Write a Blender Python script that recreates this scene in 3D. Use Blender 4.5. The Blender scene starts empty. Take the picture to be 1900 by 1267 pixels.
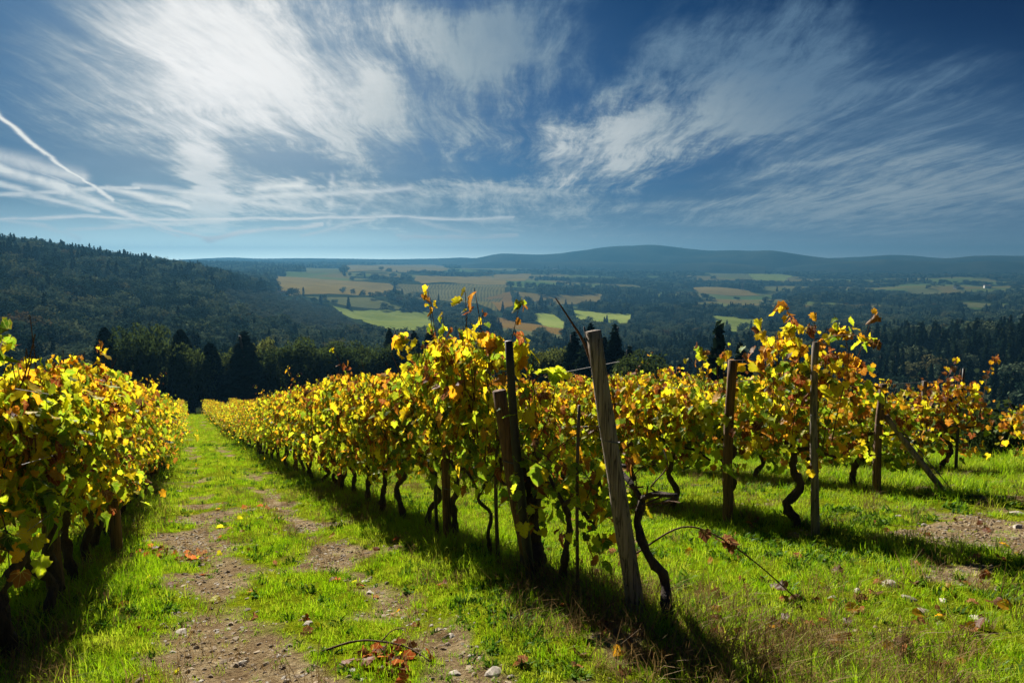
import bpy, math, random
import numpy as np
from mathutils import Vector, Matrix, Euler
R = math.radians
rng = np.random.default_rng(7)
random.seed(7)
S = bpy.context.scene
COL = S.collection

# ------------------------------------------------------------------ camera
F = 1267.0
PITCH = R(6.7)
cd = bpy.data.cameras.new('camera'); cam = bpy.data.objects.new('camera', cd); COL.objects.link(cam)
cam.location = (0, 0, 0); cam.rotation_euler = (R(90) - PITCH, 0, 0)
cd.sensor_width = 36; cd.lens = 36 * F / 1900; cd.clip_start = .05; cd.clip_end = 60000
S.camera = cam
S.view_settings.view_transform = 'Standard'; S.view_settings.look = 'None'
EXPO = 1.15
S.view_settings.exposure = EXPO; S.view_settings.gamma = 1.0
cy = S.cycles
cy.max_bounces = 7; cy.diffuse_bounces = 3; cy.glossy_bounces = 2; cy.transmission_bounces = 5
cy.transparent_max_bounces = 6; cy.volume_bounces = 0; cy.caustics_reflective = False; cy.caustics_refractive = False
cy.sample_clamp_indirect = 4.0
cy.use_denoising = True

SUN_AZ, SUN_EL = R(-23.0), R(27.0)
SUN_DIR = Vector((math.sin(SUN_AZ) * math.cos(SUN_EL), math.cos(SUN_AZ) * math.cos(SUN_EL), math.sin(SUN_EL)))
CP, SP = math.cos(PITCH), math.sin(PITCH)
def ray(px, py):
    X = (px - 950) / F; Y = (633.5 - py) / F
    return X, CP + Y * SP, -SP + Y * CP
def uv(px, py):
    x, y, z = ray(px, py); return x / y, z / y
def proj(x, y, z):
    d = np.maximum(y * CP - z * SP, 1e-3); up = y * SP + z * CP
    return 950 + F * x / d, 633.5 - F * up / d, d

# ------------------------------------------------------------------ node helper
class V:
    """a node socket with arithmetic"""
    def __init__(s, t, k): s.t, s.k = t, k
    def _m(s, op, *a):
        n = s.t.nodes.new('ShaderNodeMath'); n.operation = op
        for i, q in enumerate((s,) + a):
            if isinstance(q, V): s.t.links.new(q.k, n.inputs[i])
            else: n.inputs[i].default_value = q
        return V(s.t, n.outputs[0])
    def __add__(s, o): return s._m('ADD', o)
    __radd__ = __add__
    def __sub__(s, o): return s._m('SUBTRACT', o)
    def __rsub__(s, o): return (s * -1) + o
    def __mul__(s, o): return s._m('MULTIPLY', o)
    __rmul__ = __mul__
    def __truediv__(s, o): return s._m('DIVIDE', o)
    def mx(s, o): return s._m('MAXIMUM', o)
    def mn(s, o): return s._m('MINIMUM', o)
    def pw(s, o): return s._m('POWER', o)
    def exp(s): return s._m('EXPONENT')
    def sqrt(s): return s._m('SQRT')
    def ab(s): return s._m('ABSOLUTE')
    def clamp(s): return s.mx(0.0).mn(1.0)
    def step(s, a, b):
        n = s.t.nodes.new('ShaderNodeMapRange'); n.interpolation_type = 'SMOOTHSTEP'
        s.t.links.new(s.k, n.inputs[0]); n.inputs[1].default_value = a; n.inputs[2].default_value = b
        return V(s.t, n.outputs[0])
def comb(t, x, y, z=0.0):
    n = t.nodes.new('ShaderNodeCombineXYZ')
    for i, q in enumerate((x, y, z)):
        if isinstance(q, V): t.links.new(q.k, n.inputs[i])
        else: n.inputs[i].default_value = q
    return V(t, n.outputs[0])
def noise(t, vec=None, scale=1.0, detail=4.0, rough=.55, dist=0.0, color=False, dims='3D'):
    n = t.nodes.new('ShaderNodeTexNoise'); n.noise_dimensions = dims
    n.inputs['Scale'].default_value = scale; n.inputs['Detail'].default_value = detail
    n.inputs['Roughness'].default_value = rough; n.inputs['Distortion'].default_value = dist
    if vec is not None: t.links.new(vec.k, n.inputs['Vector'])
    return V(t, n.outputs['Color' if color else 'Fac'])
def mixc(t, f, a, b, mode='MIX'):
    n = t.nodes.new('ShaderNodeMix'); n.data_type = 'RGBA'; n.blend_type = mode
    for sock, q in ((n.inputs[0], f), (n.inputs[6], a), (n.inputs[7], b)):
        if isinstance(q, V): t.links.new(q.k, sock)
        elif isinstance(q, (int, float)): sock.default_value = q
        else: sock.default_value = (*q, 1)
    return V(t, n.outputs[2])
def ramp(t, f, stops):
    n = t.nodes.new('ShaderNodeValToRGB'); e = n.color_ramp.elements
    while len(e) < len(stops): e.new(.5)
    for i, (p, c) in enumerate(stops): e[i].position = p; e[i].color = (*c, 1)
    t.links.new(f.k, n.inputs[0]); return V(t, n.outputs[0])

# ------------------------------------------------------------------ world: clear blue sky, cirrus and contrails
W = bpy.data.worlds.new('World'); S.world = W; W.use_nodes = True
W.cycles.sampling_method = 'MANUAL'; W.cycles.sample_map_resolution = 256
t = W.node_tree; t.nodes.clear()
sky = t.nodes.new('ShaderNodeTexSky'); sky.sky_type = 'NISHITA'; sky.sun_disc = False
sky.sun_elevation = SUN_EL; sky.sun_rotation = SUN_AZ; sky.air_density = 1.0; sky.dust_density = .6; sky.ozone_density = 3.0
sky.altitude = 300
tc = t.nodes.new('ShaderNodeTexCoord'); sep = t.nodes.new('ShaderNodeSeparateXYZ')
t.links.new(tc.outputs['Generated'], sep.inputs[0])
dx, dy, dz = (V(t, sep.outputs[i]) for i in range(3))
front = dy.step(0.05, 0.35)
iy = dy.mx(0.12)
U = dx / iy; VV = dz / iy                                  # directions on the world's north face
zc = (dz + 0.09).mx(0.03)
P0 = comb(t, dx / zc, dy / zc)                               # the flat cirrus deck
w1 = noise(t, P0, .55, 3, .5, color=True)
def vadd(a, b, k):
    n = t.nodes.new('ShaderNodeVectorMath'); n.operation = 'MULTIPLY_ADD'
    t.links.new(b.k, n.inputs[0]); n.inputs[1].default_value = (k,) * 3; t.links.new(a.k, n.inputs[2]); return V(t, n.outputs[0])
def mapping(a, rz, sc, loc=(0, 0, 0)):
    n = t.nodes.new('ShaderNodeMapping'); t.links.new(a.k, n.inputs[0]); n.inputs[1].default_value = loc
    n.inputs[2].default_value = (0, 0, rz); n.inputs[3].default_value = sc; return V(t, n.outputs[0])
P1 = vadd(P0, w1, .62)
fib = noise(t, mapping(P1, R(-28), (8.5, 1.3, 1)), 1.0, 12, .72, .12)       # combed fibres
fib2 = noise(t, mapping(P1, R(35), (7.5, 1.6, 1), (3, 7, 0)), 1.0, 12, .70, .15)
lump = noise(t, P1, 1.1, 10, .66, .15)
sel = noise(t, P0, .45, 2, .5).step(.42, .58)
tex = fib * (1.0 - sel) + fib2 * sel
tex = tex * .62 + lump * .38
Q = vadd(comb(t, U, VV), noise(t, P0, 1.6, 5, .6, color=True), .085)
Qs = t.nodes.new('ShaderNodeSeparateXYZ'); t.links.new(Q.k, Qs.inputs[0])
U2, V2 = V(t, Qs.outputs[0]) - .0425, V(t, Qs.outputs[1]) - .0425
def lobe(px, py, rx, ry, ang, amp):
    u0, v0 = uv(px, py); c, s_ = math.cos(R(ang)), math.sin(R(ang))
    a = (U2 - u0); b = (V2 - v0)
    p = (a * c + b * s_) * (F / rx); q = (b * c - a * s_) * (F / ry)
    return ((p * p + q * q) * -1.0).exp() * amp
LOBES = [(410, 160, 190, 170, 0, .76), (310, 40, 260, 110, 15, .36), (620, 40, 210, 85, -20, .34), (150, 300, 330, 80, -10, .12),
    (385, 300, 60, 45, 0, .55), (380, 365, 34, 60, 12, .85), (390, 428, 34, 18, 0, .75), (705, 195, 36, 75, 20, 1.0), (650, 285, 36, 60, 30, .9),
    (800, 235, 130, 50, -28, .5), (820, 352, 260, 22, 0, .62), (560, 343, 120, 13, 0, .55), (560, 378, 130, 18, 0, .32), (930, 385, 170, 32, 0, .40),
    (720, 418, 50, 16, -12, .45), (905, 70, 110, 70, 35, .74), (760, 40, 130, 60, -15, .58), (520, 130, 120, 120, 0, .35), (930, 140, 120, 80, 40, .50), (1005, 60, 110, 60, 25, .50), (1060, 265, 95, 60, 10, .56), (1170, 295, 100, 50, 10, .60),
    (1330, 215, 210, 40, 14, .52), (1420, 238, 110, 20, 14, .60), (1620, 165, 230, 26, 14, .44), (1250, 110, 170, 110, 30, .60), (1480, 60, 130, 90, 40, .54), (1400, 170, 160, 80, 20, .38), (1560, 120, 160, 40, 16, .3),
    (1620, 330, 300, 100, 0, .36), (1800, 270, 210, 130, 10, .38), (1730, 165, 120, 50, 20, .38), (1330, 395, 500, 48, 4, .52), (1750, 390, 320, 60, 8, .34),
    (1520, 300, 130, 12, 8, .34), (60, 350, 150, 26, -14, .34), (190, 385, 190, 14, -4, .36), (90, 425, 160, 8, 4, .25), (330, 415, 120, 8, 0, .25), (600, 415, 260, 7, 0, .30), (1000, 150, 130, 40, 25, .22), (1130, 160, 60, 16, 30, .35), (60, 120, 180, 160, 0, .10),
    (600, 220, 190, 90, 10, .34), (480, 390, 190, 22, 0, .48), (860, 130, 90, 120, 30, .16), (150, 220, 250, 50, -12, .18)]
cover = None
for L in LOBES: cover = lobe(*L) if cover is None else cover + lobe(*L)
wisp = lobe(520, 300, 130, 30, -8, -.3) + lobe(230, 330, 160, 26, -10, -.3) + lobe(1130, 90, 75, 80, 0, -.30) + lobe(770, 170, 60, 60, 10, -.16) + lobe(500, 295, 110, 26, -8, -.30) + lobe(880, 300, 80, 26, -20, -.22) + lobe(1800, 40, 200, 60, 0, -.25) + lobe(1270, 345, 90, 36, 0, -.25)
glow = lobe(405, 130, 300, 235, 0, 1.0)
mod = (tex - .5) * (4.6 - glow * 2.0)
raw = cover * .95 + wisp + mod * (cover * 1.0 + .34).clamp() - .03
dens = raw.step(.0, 1.15) * (dz.step(-.01, .085) * .75 + .25)
thick = raw.step(.45, 1.3)
veil = lobe(120, 170, 420, 260, -12, .5) + lobe(1740, 310, 440, 150, -6, 1.25) + lobe(1250, 405, 620, 62, 0, .95) + lobe(300, 400, 420, 40, 0, .4) + lobe(760, 90, 330, 130, 0, .30) + lobe(600, 330, 420, 110, 0, .15)
veil = veil * (lump * 1.3 + .35)
def seg(p, q, w, amp, soft=.35):
    a = uv(*p); b = uv(*q); ex, ey = b[0] - a[0], b[1] - a[1]; l2 = ex * ex + ey * ey
    h = (((Us - a[0]) * ex + (Vs - a[1]) * ey) / l2).clamp()
    ddx = Us - a[0] - h * ex; ddy = Vs - a[1] - h * ey
    w *= .8
    d2 = (ddx * ddx + ddy * ddy) * (F * F / (w * w))
    return (d2 * -1.0).exp() * amp
Q3 = vadd(comb(t, U, VV), noise(t, P0, 1.3, 4, .6, color=True), .02)
Q3s = t.nodes.new('ShaderNodeSeparateXYZ'); t.links.new(Q3.k, Q3s.inputs[0])
Us, Vs = V(t, Q3s.outputs[0]) - .01, V(t, Q3s.outputs[1]) - .01
TR = [((-60, 160), (85, 290), 5.0, 0.90), ((85, 290), (210, 372), 3.9, 0.81), ((-40, 300), (120, 352), 12.1, 0.81), ((120, 352), (260, 405), 7.7, 0.74),
      ((260, 405), (385, 446), 4.4, 0.68), ((-60, 404), (950, 406), 3.9, 0.68), ((-60, 362), (260, 350), 4.4, 0.57), ((385, 446), (480, 426), 6.6, 0.68), ((480, 426), (600, 418), 3.9, 0.61),
      ((616, 325), (612, 420), 6, 0.26), ((690, 360), (635, 425), 7, 0.26), ((740, 439), (960, 436), 3.3, 0.57), 
      ((200, 352), (350, 386), 7.5, 0.6), ((-40, 330), (180, 392), 6, .6), ((30, 300), (330, 440), 4, .4), ((250, 345), (620, 398), 6, .35), ((430, 372), (760, 352), 7, .4), ((120, 428), (420, 408), 4, .4), ((560, 436), (700, 408), 4, .4), ((760, 408), (900, 440), 5, .3), ((-40, 285), (150, 330), 15.4, 0.49), ((60, 415), (150, 445), 5.5, 0.34), ((-40, 400), (80, 420), 5.5, 0.41), ((480, 350), (560, 342), 9.9, 0.54)]
trail = None
brk = noise(t, Q3, 26, 4, .6).step(.25, .6)
for (p, q, w, am) in TR:
    sg = seg(p, q, w, am); trail = sg if trail is None else trail.mx(sg)
trail = trail * (brk * .45 + .62)
alpha = (1.0 - (1.0 - dens * .96) * (1.0 - (veil * .75).clamp())).mx(trail) * front + (1.0 - front) * (lump.step(.5, .8) * .4)
alpha = alpha * dz.step(-.012, .022)
# sun behind the veil: clouds scatter its light forward
sd = dx * SUN_DIR.x + dy * SUN_DIR.y + dz * SUN_DIR.z
ang = ((1.0 - sd).mx(0.0) * 2.0).sqrt()                       # ~ angle in radians
g1 = ((ang * ang) * (-1 / (.20 ** 2))).exp(); g2 = ((ang * ang) * (-1 / (.44 ** 2))).exp()
low = (dz * (-1 / .16)).exp()
fwd = glow * .64 + g1 * .14 + g2 * .10 + lobe(1090, 285, 230, 90, 12, .24) + lobe(1650, 340, 420, 130, 0, .09) + low * (g2 * .40 + .08)
fwd = fwd * (dens * .85 + .15) * (mod * .42 + 1.08) 
sc_ = t.nodes.new('ShaderNodeSeparateColor'); t.links.new(sky.outputs[0], sc_.inputs[0])
blue = ramp(t, V(t, sc_.outputs[1]) * .05, [(.15, (.0002, .010, .062)), (.30, (.0, .062, .225)), (.45, (.0, .108, .30)), (.62, (.02, .125, .27)), (.78, (.14, .34, .46)), (.95, (.30, .54, .58))])
hz = ((dz.mx(0.0)) * (-1 / .055)).exp()
aur = lobe(420, 120, 330, 260, 0, .42) + lobe(450, 300, 420, 170, 0, .14)
blue = mixc(t, aur, blue, (.72, .78, .80))
blue = mixc(t, hz * .55, blue, mixc(t, (g2 * 1.2).clamp(), (.09, .21, .27), (.42, .70, .73)))
shade = thick * .35 + .75
cl = ramp(t, fwd.clamp(), [(0, (.065, .135, .24)), (.06, (.125, .21, .315)), (.20, (.32, .40, .45)), (.42, (.60, .64, .64)), (.7, (.86, .86, .84)), (1, (1, .98, .96))])
hz2 = ((dz.mx(0.0)) * (-1 / .021)).exp() * dz.step(-.06, -.01)
skyc = mixc(t, alpha, blue, cl)
skyc = mixc(t, hz2 * .95, skyc, mixc(t, (g2 * 3.0).clamp(), (.46, .60, .70), (2.6, 3.2, 3.0)))
skyc = mixc(t, (trail * 1.35).clamp() * dz.step(-.012, .02) * front, skyc, mixc(t, (g2 * 1.5 + glow).clamp(), (.34, .44, .52), (.98, .97, .90)))
bg = t.nodes.new('ShaderNodeBackground'); bg.inputs[1].default_value = .1 * 10 / 2 ** EXPO; t.links.new(skyc.k, bg.inputs[0])
wo = t.nodes.new('ShaderNodeOutputWorld'); t.links.new(bg.outputs[0], wo.inputs[0])

sl = bpy.data.lights.new('sun', 'SUN'); sl.energy = 5.0; sl.angle = R(.6); sl.color = (1, .93, .80)
so = bpy.data.objects.new('sun', sl); COL.objects.link(so)
so.rotation_euler = (-SUN_DIR).to_track_quat('-Z', 'Y').to_euler()

# ------------------------------------------------------------------ properties and mesh helpers
def tag(o, label=None, cat=None, group=None, kind=None):
    if label: o['label'] = label
    if cat: o['category'] = cat
    if group: o['group'] = group
    if kind: o['kind'] = kind
    return o
def link(o, parent=None):
    COL.objects.link(o)
    if parent: o.parent = parent
    return o
def empty(name, loc=(0, 0, 0), rz=0):
    o = bpy.data.objects.new(name, None); o.location = loc; o.rotation_euler = (0, 0, rz); o.empty_display_size = .2; return link(o)
def mesh(name, verts, faces, mat=None, smooth=False, attrs=None):
    me = bpy.data.meshes.new(name)
    v = np.asarray(verts, np.float32).reshape(-1, 3)
    if isinstance(faces, np.ndarray):
        k = faces.shape[1]; nf = len(faces)
        me.vertices.add(len(v)); me.vertices.foreach_set('co', v.ravel())
        me.loops.add(nf * k); me.loops.foreach_set('vertex_index', faces.astype(np.int32).ravel())
        me.polygons.add(nf); me.polygons.foreach_set('loop_start', np.arange(0, nf * k, k, dtype=np.int32))
        me.update(calc_edges=True)
    else:
        me.from_pydata(v.tolist(), [], faces)
    if smooth: me.polygons.foreach_set('use_smooth', np.ones(len(me.polygons), bool))
    for nm, (ty, a) in (attrs or {}).items():
        at = me.attributes.new(nm, ty, 'POINT')
        a = np.asarray(a, np.float32)
        if ty == 'FLOAT_COLOR':
            a = np.concatenate([a, np.ones((len(a), 1), np.float32)], 1); at.data.foreach_set('color', a.ravel())
        elif ty == 'FLOAT': at.data.foreach_set('value', a.ravel())
        else: at.data.foreach_set('vector', a.ravel())
    if mat: me.materials.append(mat)
    return me
def obj(name, me, parent=None, loc=(0, 0, 0)):
    o = bpy.data.objects.new(name, me); o.location = loc; return link(o, parent)
class MB:
    """collects tubes and boxes into one mesh"""
    def __init__(s): s.v, s.f, s.n = [], [], 0
    def add(s, v, f):
        s.v.append(np.asarray(v, float).reshape(-1, 3)); s.f += [tuple(int(i) + s.n for i in q) for q in f]; s.n += len(s.v[-1]); return s
    def tube(s, pts, rad, k=7, bump=0.0, cap=True, oval=1.0):
        p = np.asarray(pts, float); m = len(p); rad = np.broadcast_to(np.asarray(rad, float), (m,))
        d = np.gradient(p, axis=0); d /= np.linalg.norm(d, axis=1)[:, None] + 1e-9
        ref = np.array([1., 0, 0]) if abs(d[0][0]) < .8 else np.array([0, 1., 0])
        V_ = []
        a = np.arange(k) * 2 * math.pi / k
        for i in range(m):
            x = ref - d[i] * ref.dot(d[i]); x /= np.linalg.norm(x); y = np.cross(d[i], x)
            rr = rad[i] * (1 + bump * rng.normal(size=k))
            V_.append(p[i] + (np.cos(a) * rr)[:, None] * x + (np.sin(a) * rr * oval)[:, None] * y)
        f = [(i * k + j, i * k + (j + 1) % k, (i + 1) * k + (j + 1) % k, (i + 1) * k + j) for i in range(m - 1) for j in range(k)]
        if cap: f += [tuple(range(k - 1, -1, -1)), tuple(range((m - 1) * k, m * k))]
        return s.add(np.concatenate(V_), f)
    def box(s, x0, x1, y0, y1, z0, z1):
        v = [(x, y, z) for z in (z0, z1) for x, y in ((x0, y0), (x1, y0), (x1, y1), (x0, y1))]
        return s.add(v, [(3, 2, 1, 0), (4, 5, 6, 7), (0, 1, 5, 4), (1, 2, 6, 5), (2, 3, 7, 6), (3, 0, 4, 7)])
    def mesh(s, name, mat, smooth=True): return mesh(name, np.concatenate(s.v), s.f, mat, smooth)
def smoothpath(ctrl, n):
    c = np.asarray(ctrl, float); u = np.linspace(0, len(c) - 1, n)
    P = np.vstack([2 * c[0] - c[1], c, 2 * c[-1] - c[-2]]); i = np.minimum(u.astype(int), len(c) - 2); f = (u - i)[:, None]
    a, b, d, e = P[i], P[i + 1], P[i + 2], P[i + 3]
    return .5 * (2 * b + (d - a) * f + (2 * a - 5 * b + 4 * d - e) * f ** 2 + (3 * b - a - 3 * d + e) * f ** 3)
def vnoise(x, y, seed=0):
    x = np.asarray(x, float); y = np.asarray(y, float)
    xi = np.floor(x).astype(np.int64); yi = np.floor(y).astype(np.int64); fx = x - xi; fy = y - yi
    fx = fx * fx * (3 - 2 * fx); fy = fy * fy * (3 - 2 * fy)
    def h(a, b):
        q = (a * 374761393 + b * 668265263 + seed * 1274126177) & 0xffffffff
        q = ((q ^ (q >> 13)) * 1274126177) & 0xffffffff
        return ((q ^ (q >> 16)) & 0xffff) / 65535.0
    return (h(xi, yi) * (1 - fx) + h(xi + 1, yi) * fx) * (1 - fy) + (h(xi, yi + 1) * (1 - fx) + h(xi + 1, yi + 1) * fx) * fy
def fbm(x, y, seed=0, o=4):
    r = 0; a = .5; n_ = 0
    for i in range(o):
        r = r + a * vnoise(x * 2 ** i, y * 2 ** i, seed + i * 17); n_ += a; a *= .5
    return r / n_
def sstep(x, a, b):
    q = np.clip((x - a) / (b - a), 0, 1); return q * q * (3 - 2 * q)

# ------------------------------------------------------------------ the lie of the land
ROW_AZ = R(-25.84); RS, RC = math.sin(-ROW_AZ), math.cos(ROW_AZ)
LATB = 2.3; GAP = 3.05
def to_row(x, y): return -RS * x + RC * y, RC * x + RS * y        # along the rows, across them
def from_row(s, l): return -RS * s + RC * l, RC * s + RS * l
ZS = np.array([-60, -20, -8, 0, 3.24, 6.18, 9.04, 12.86, 21.5, 44.3, 81.9, 102.8, 140])
ZZ = np.array([-.3, -.2, -.45, -1.44, -2.15, -2.82, -3.44, -4.27, -6.1, -10.6, -17.3, -20.9, -27])
cols_px = np.array([-600, 0, 250, 430, 500, 640, 800, 1000, 1200, 1500, 1900, 2500], float)
RR = np.array([1, 20, 40, 70, 110, 160, 220, 300, 400, 520, 680, 880, 1150, 1500, 2000, 2700, 3700, 5200, 9000, 14000], float)
TAB = np.array([
 [-1.3, -5, -9, -15, -20, -24, -26, -22, -12, 6, 26, 24, 0, -20, -20, -20, -20, -15, -30, -60],
 [-1.3, -5, -9, -15, -22, -28, -29, -27, -21, -9, 17, 12, -20, -30, -25, -20, -15, -5, -30, -60],
 [-1.3, -5, -9, -15, -24, -30, -33, -33, -31, -25, -9, 0, -22, -30, -25, -20, -15, -5, -30, -60],
 [-1.3, -5, -9, -15, -24, -29, -33, -35, -34, -31, -22, -12, -28, -34, -26, -21, -14, -4, -30, -60],
 [-1.3, -5, -9, -15, -24, -30, -36, -40, -44, -47, -47, -42, -43, -31, -24, -21, -14, -4, -30, -60],
 [-1.3, -5, -9, -15, -23, -31, -40, -46, -51, -55, -60, -64, -61, -43, -32, -26, -18, -6, -30, -60],
 [-1.3, -5, -9, -15, -22, -32, -42, -50, -56, -62, -65, -67, -67, -56, -41, -34, -26, -10, -32, -60],
 [-1.3, -5, -9, -15, -22, -34, -46, -56, -63, -68, -71, -73, -73, -69, -49, -43, -37, -24, -35, -60],
 [-1.3, -5, -9, -16, -24, -36, -46, -53, -60, -70, -76, -79, -82, -82, -71, -59, -53, -44, -40, -60],
 [-1.3, -5.5, -11, -20, -30, -41, -49, -53, -52, -60, -74, -80, -84, -87, -80, -70, -61, -52, -45, -60],
 [-1.3, -6, -14, -25, -35, -44, -48, -44, -37, -48, -65, -76, -75, -81, -77, -70, -61, -53, -45, -60],
 [-1.3, -6, -14, -25, -35, -42, -44, -36, -28, -40, -60, -74, -72, -78, -75, -70, -61, -53, -45, -60]], float)
colaz = np.arctan2((cols_px - 950) / F, .985)
_la = np.linspace(math.log(1), math.log(14000), 240); _az = np.linspace(R(-62), R(62), 241)
G = np.array([np.interp(_la, np.log(RR), row) for row in TAB])
G = np.array([np.interp(_az, colaz, G[:, j]) for j in range(len(_la))])      # [la, az]
def blur(A, k, ax):
    w = np.exp(-.5 * (np.arange(-3 * k, 3 * k + 1) / k) ** 2); w /= w.sum()
    pad = [(0, 0), (0, 0)]; pad[ax] = (3 * k, 3 * k)
    B = np.pad(A, pad, mode='edge')
    return sum(w[i] * np.take(B, range(i, i + A.shape[ax]), axis=ax) for i in range(len(w)))
G = blur(blur(G, 3, 0), 5, 1)
def far_z(x, y):
    r = np.maximum(np.hypot(x, y), 1.01); az = np.arctan2(x, y)
    a = np.clip((az - _az[0]) / (_az[1] - _az[0]), 0, len(_az) - 1.001); b = np.clip((np.log(r) - _la[0]) / (_la[1] - _la[0]), 0, len(_la) - 1.001)
    i = a.astype(int); j = b.astype(int); fa = a - i; fb = b - j
    z = (G[j, i] * (1 - fa) + G[j, i + 1] * fa) * (1 - fb) + (G[j + 1, i] * (1 - fa) + G[j + 1, i + 1] * fa) * fb
    back = sstep(np.abs(az), R(60), R(110)); z = z * (1 - back) + back * np.minimum(-1.5, -.02 * r)
    amp = np.minimum(r * .010, 12) * sstep(r, 90, 300) * (1 - sstep(r, 3000, 5000))
    amp2 = 26 * sstep(r, 1300, 2400) * (1 - sstep(r, 3300, 4000))
    return z + amp * (fbm(x / 160 + 9, y / 160 + 4, 5, 3) - .5) * 1.2 + amp2 * (fbm(x / 900 + 2, y / 420 + 7, 15, 3) - .45) + 22 * sstep(r, 620, 950) * (1 - sstep(r, 2000, 2800)) * sstep(x / np.maximum(y, 1), -.33, -.18) * (fbm(x / 520 + 5, y / 210 + 1, 33, 2) - .5)
def openness(x, y):                                          # 1 where the land is open, 0 where woods stand
    r = np.hypot(x, y); u_ = x / np.maximum(y, 1.0)
    o = fbm(x / 250, y / 170, 61, 4)
    th = np.where(u_ < -.33, .9, .9 - .40 * sstep(r, 800, 1700) + .02 * sstep(u_, .1, .5))
    th = np.where((r < 1300) & (u_ < -.2), .95, th) + .06 * sstep(r, 2200, 3200)
    return sstep(o, th - .012, th + .012) * (r > 600)
def height(x, y):
    x = np.asarray(x, float); y = np.asarray(y, float)
    s, l = to_row(x, y)
    zb = np.interp(s, ZS, ZZ)
    zn = zb - .06 * (np.clip(l, -30, 60) - LATB) - .012 * np.maximum(l - 11, 0) ** 2 * .6
    r = np.hypot(x, y)
    mic = (fbm(x * 1.1, y * 1.1, 3, 3) - .5) * .10 + (fbm(x * 5, y * 5, 8, 2) - .5) * .03
    rut = -.035 * (np.exp(-((l - .1) / .24) ** 2) + np.exp(-((l - 1.25) / .22) ** 2))
    ridge = .05 * np.exp(-(((l - LATB + GAP / 2) % GAP - GAP / 2) / .35) ** 2)
    zn = zn + (mic + rut + ridge) * (1 - sstep(r, 25, 60))
    w = (1 - sstep(s, 100, 118)) * (1 - sstep(l, 16, 34)) * (1 - sstep(-l, 40, 80))
    return zn * w + far_z(x, y) * (1 - w)
def hgt(x, y): return float(height(np.array([x]), np.array([y]))[0])
def unproject(px, py, r0=40.0, r1=12000):
    x, y, z = ray(px, py); hl = math.hypot(x, y)
    rs = np.exp(np.linspace(math.log(r0), math.log(r1), 900))
    below = rs * z / hl < height(x / hl * rs, y / hl * rs)
    i = int(np.argmax(below)) if below.any() else 899
    return x / hl * rs[i], y / hl * rs[i]
def near_ground(px, py):
    return unproject(px, py, 1.5, 120)

# how much grass stands where (0 bare earth, 1 thick)
def grassiness(x, y):
    s, l = to_row(x, y); r = np.hypot(x, y)
    n1 = fbm(x * 1.7, y * 1.7, 21, 5); n2 = fbm(x * .5 + 3, y * .5, 31, 3)
    lane = np.exp(-((l - .1) / .36) ** 2) * 1.0 + np.exp(-((l - 1.22) / .27) ** 2) * .85
    lane *= 1.0 - .60 * sstep(s, 8.0, 22.0)
    head = sstep(-s, -4.6, -2.5) * np.exp(-((l - .6) / 1.0) ** 2) * .35
    scar = .62 * sstep(fbm(x * 1.3 + 5, y * 1.3, 57, 4), .56, .68) * sstep(l, 3.6, 5.0) * (1 - sstep(s, 4.5, 7))
    rock = scar + .55 * np.exp(-(((l - 7.0) / 1.3) ** 2 + ((s - 2.6) / 1.2) ** 2)) + .45 * np.exp(-(((l - 5.2) / 1.0) ** 2 + ((s - .9) / .8) ** 2))
    g = 1.02 - lane - head - rock + (n1 - .5) * 1.9 + (n2 - .5) * .7
    return np.clip(g, 0, 1)

# ------------------------------------------------------------------ materials
def new_mat(name):
    m = bpy.data.materials.new(name); m.use_nodes = True; t = m.node_tree
    b = t.nodes['Principled BSDF']; return m, t, b, t.nodes['Material Output']
def attr(t, name, out='Color', ty='GEOMETRY'):
    n = t.nodes.new('ShaderNodeAttribute'); n.attribute_name = name; n.attribute_type = ty; return V(t, n.outputs[out])
def objrand(t):
    n = t.nodes.new('ShaderNodeObjectInfo'); return V(t, n.outputs['Random'])
def position(t):
    n = t.nodes.new('ShaderNodeNewGeometry'); return V(t, n.outputs['Position'])
def bump(t, b, h, strength=.5, dist=.02):
    n = t.nodes.new('ShaderNodeBump'); n.inputs['Strength'].default_value = strength; n.inputs['Distance'].default_value = dist
    t.links.new(h.k, n.inputs['Height']); t.links.new(n.outputs[0], b.inputs['Normal'])
def leaf_shader(t, out, col, trans=.55, rough=.5, tk=1.0, gloss=.04):
    d = t.nodes.new('ShaderNodeBsdfDiffuse'); tr = t.nodes.new('ShaderNodeBsdfTranslucent'); g = t.nodes.new('ShaderNodeBsdfGlossy')
    mx = t.nodes.new('ShaderNodeMixShader'); mx.inputs[0].default_value = trans
    c2 = mixc(t, 1.0, col, (tk, tk, tk), 'MULTIPLY')
    t.links.new(col.k, d.inputs[0]); t.links.new(c2.k, tr.inputs[0])
    t.links.new(d.outputs[0], mx.inputs[1]); t.links.new(tr.outputs[0], mx.inputs[2])
    g.inputs[0].default_value = (.9, .95, 1, 1); g.inputs['Roughness'].default_value = rough
    m2 = t.nodes.new('ShaderNodeMixShader'); m2.inputs[0].default_value = gloss
    t.links.new(mx.outputs[0], m2.inputs[1]); t.links.new(g.outputs[0], m2.inputs[2]); t.links.new(m2.outputs[0], out.inputs[0])

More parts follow.
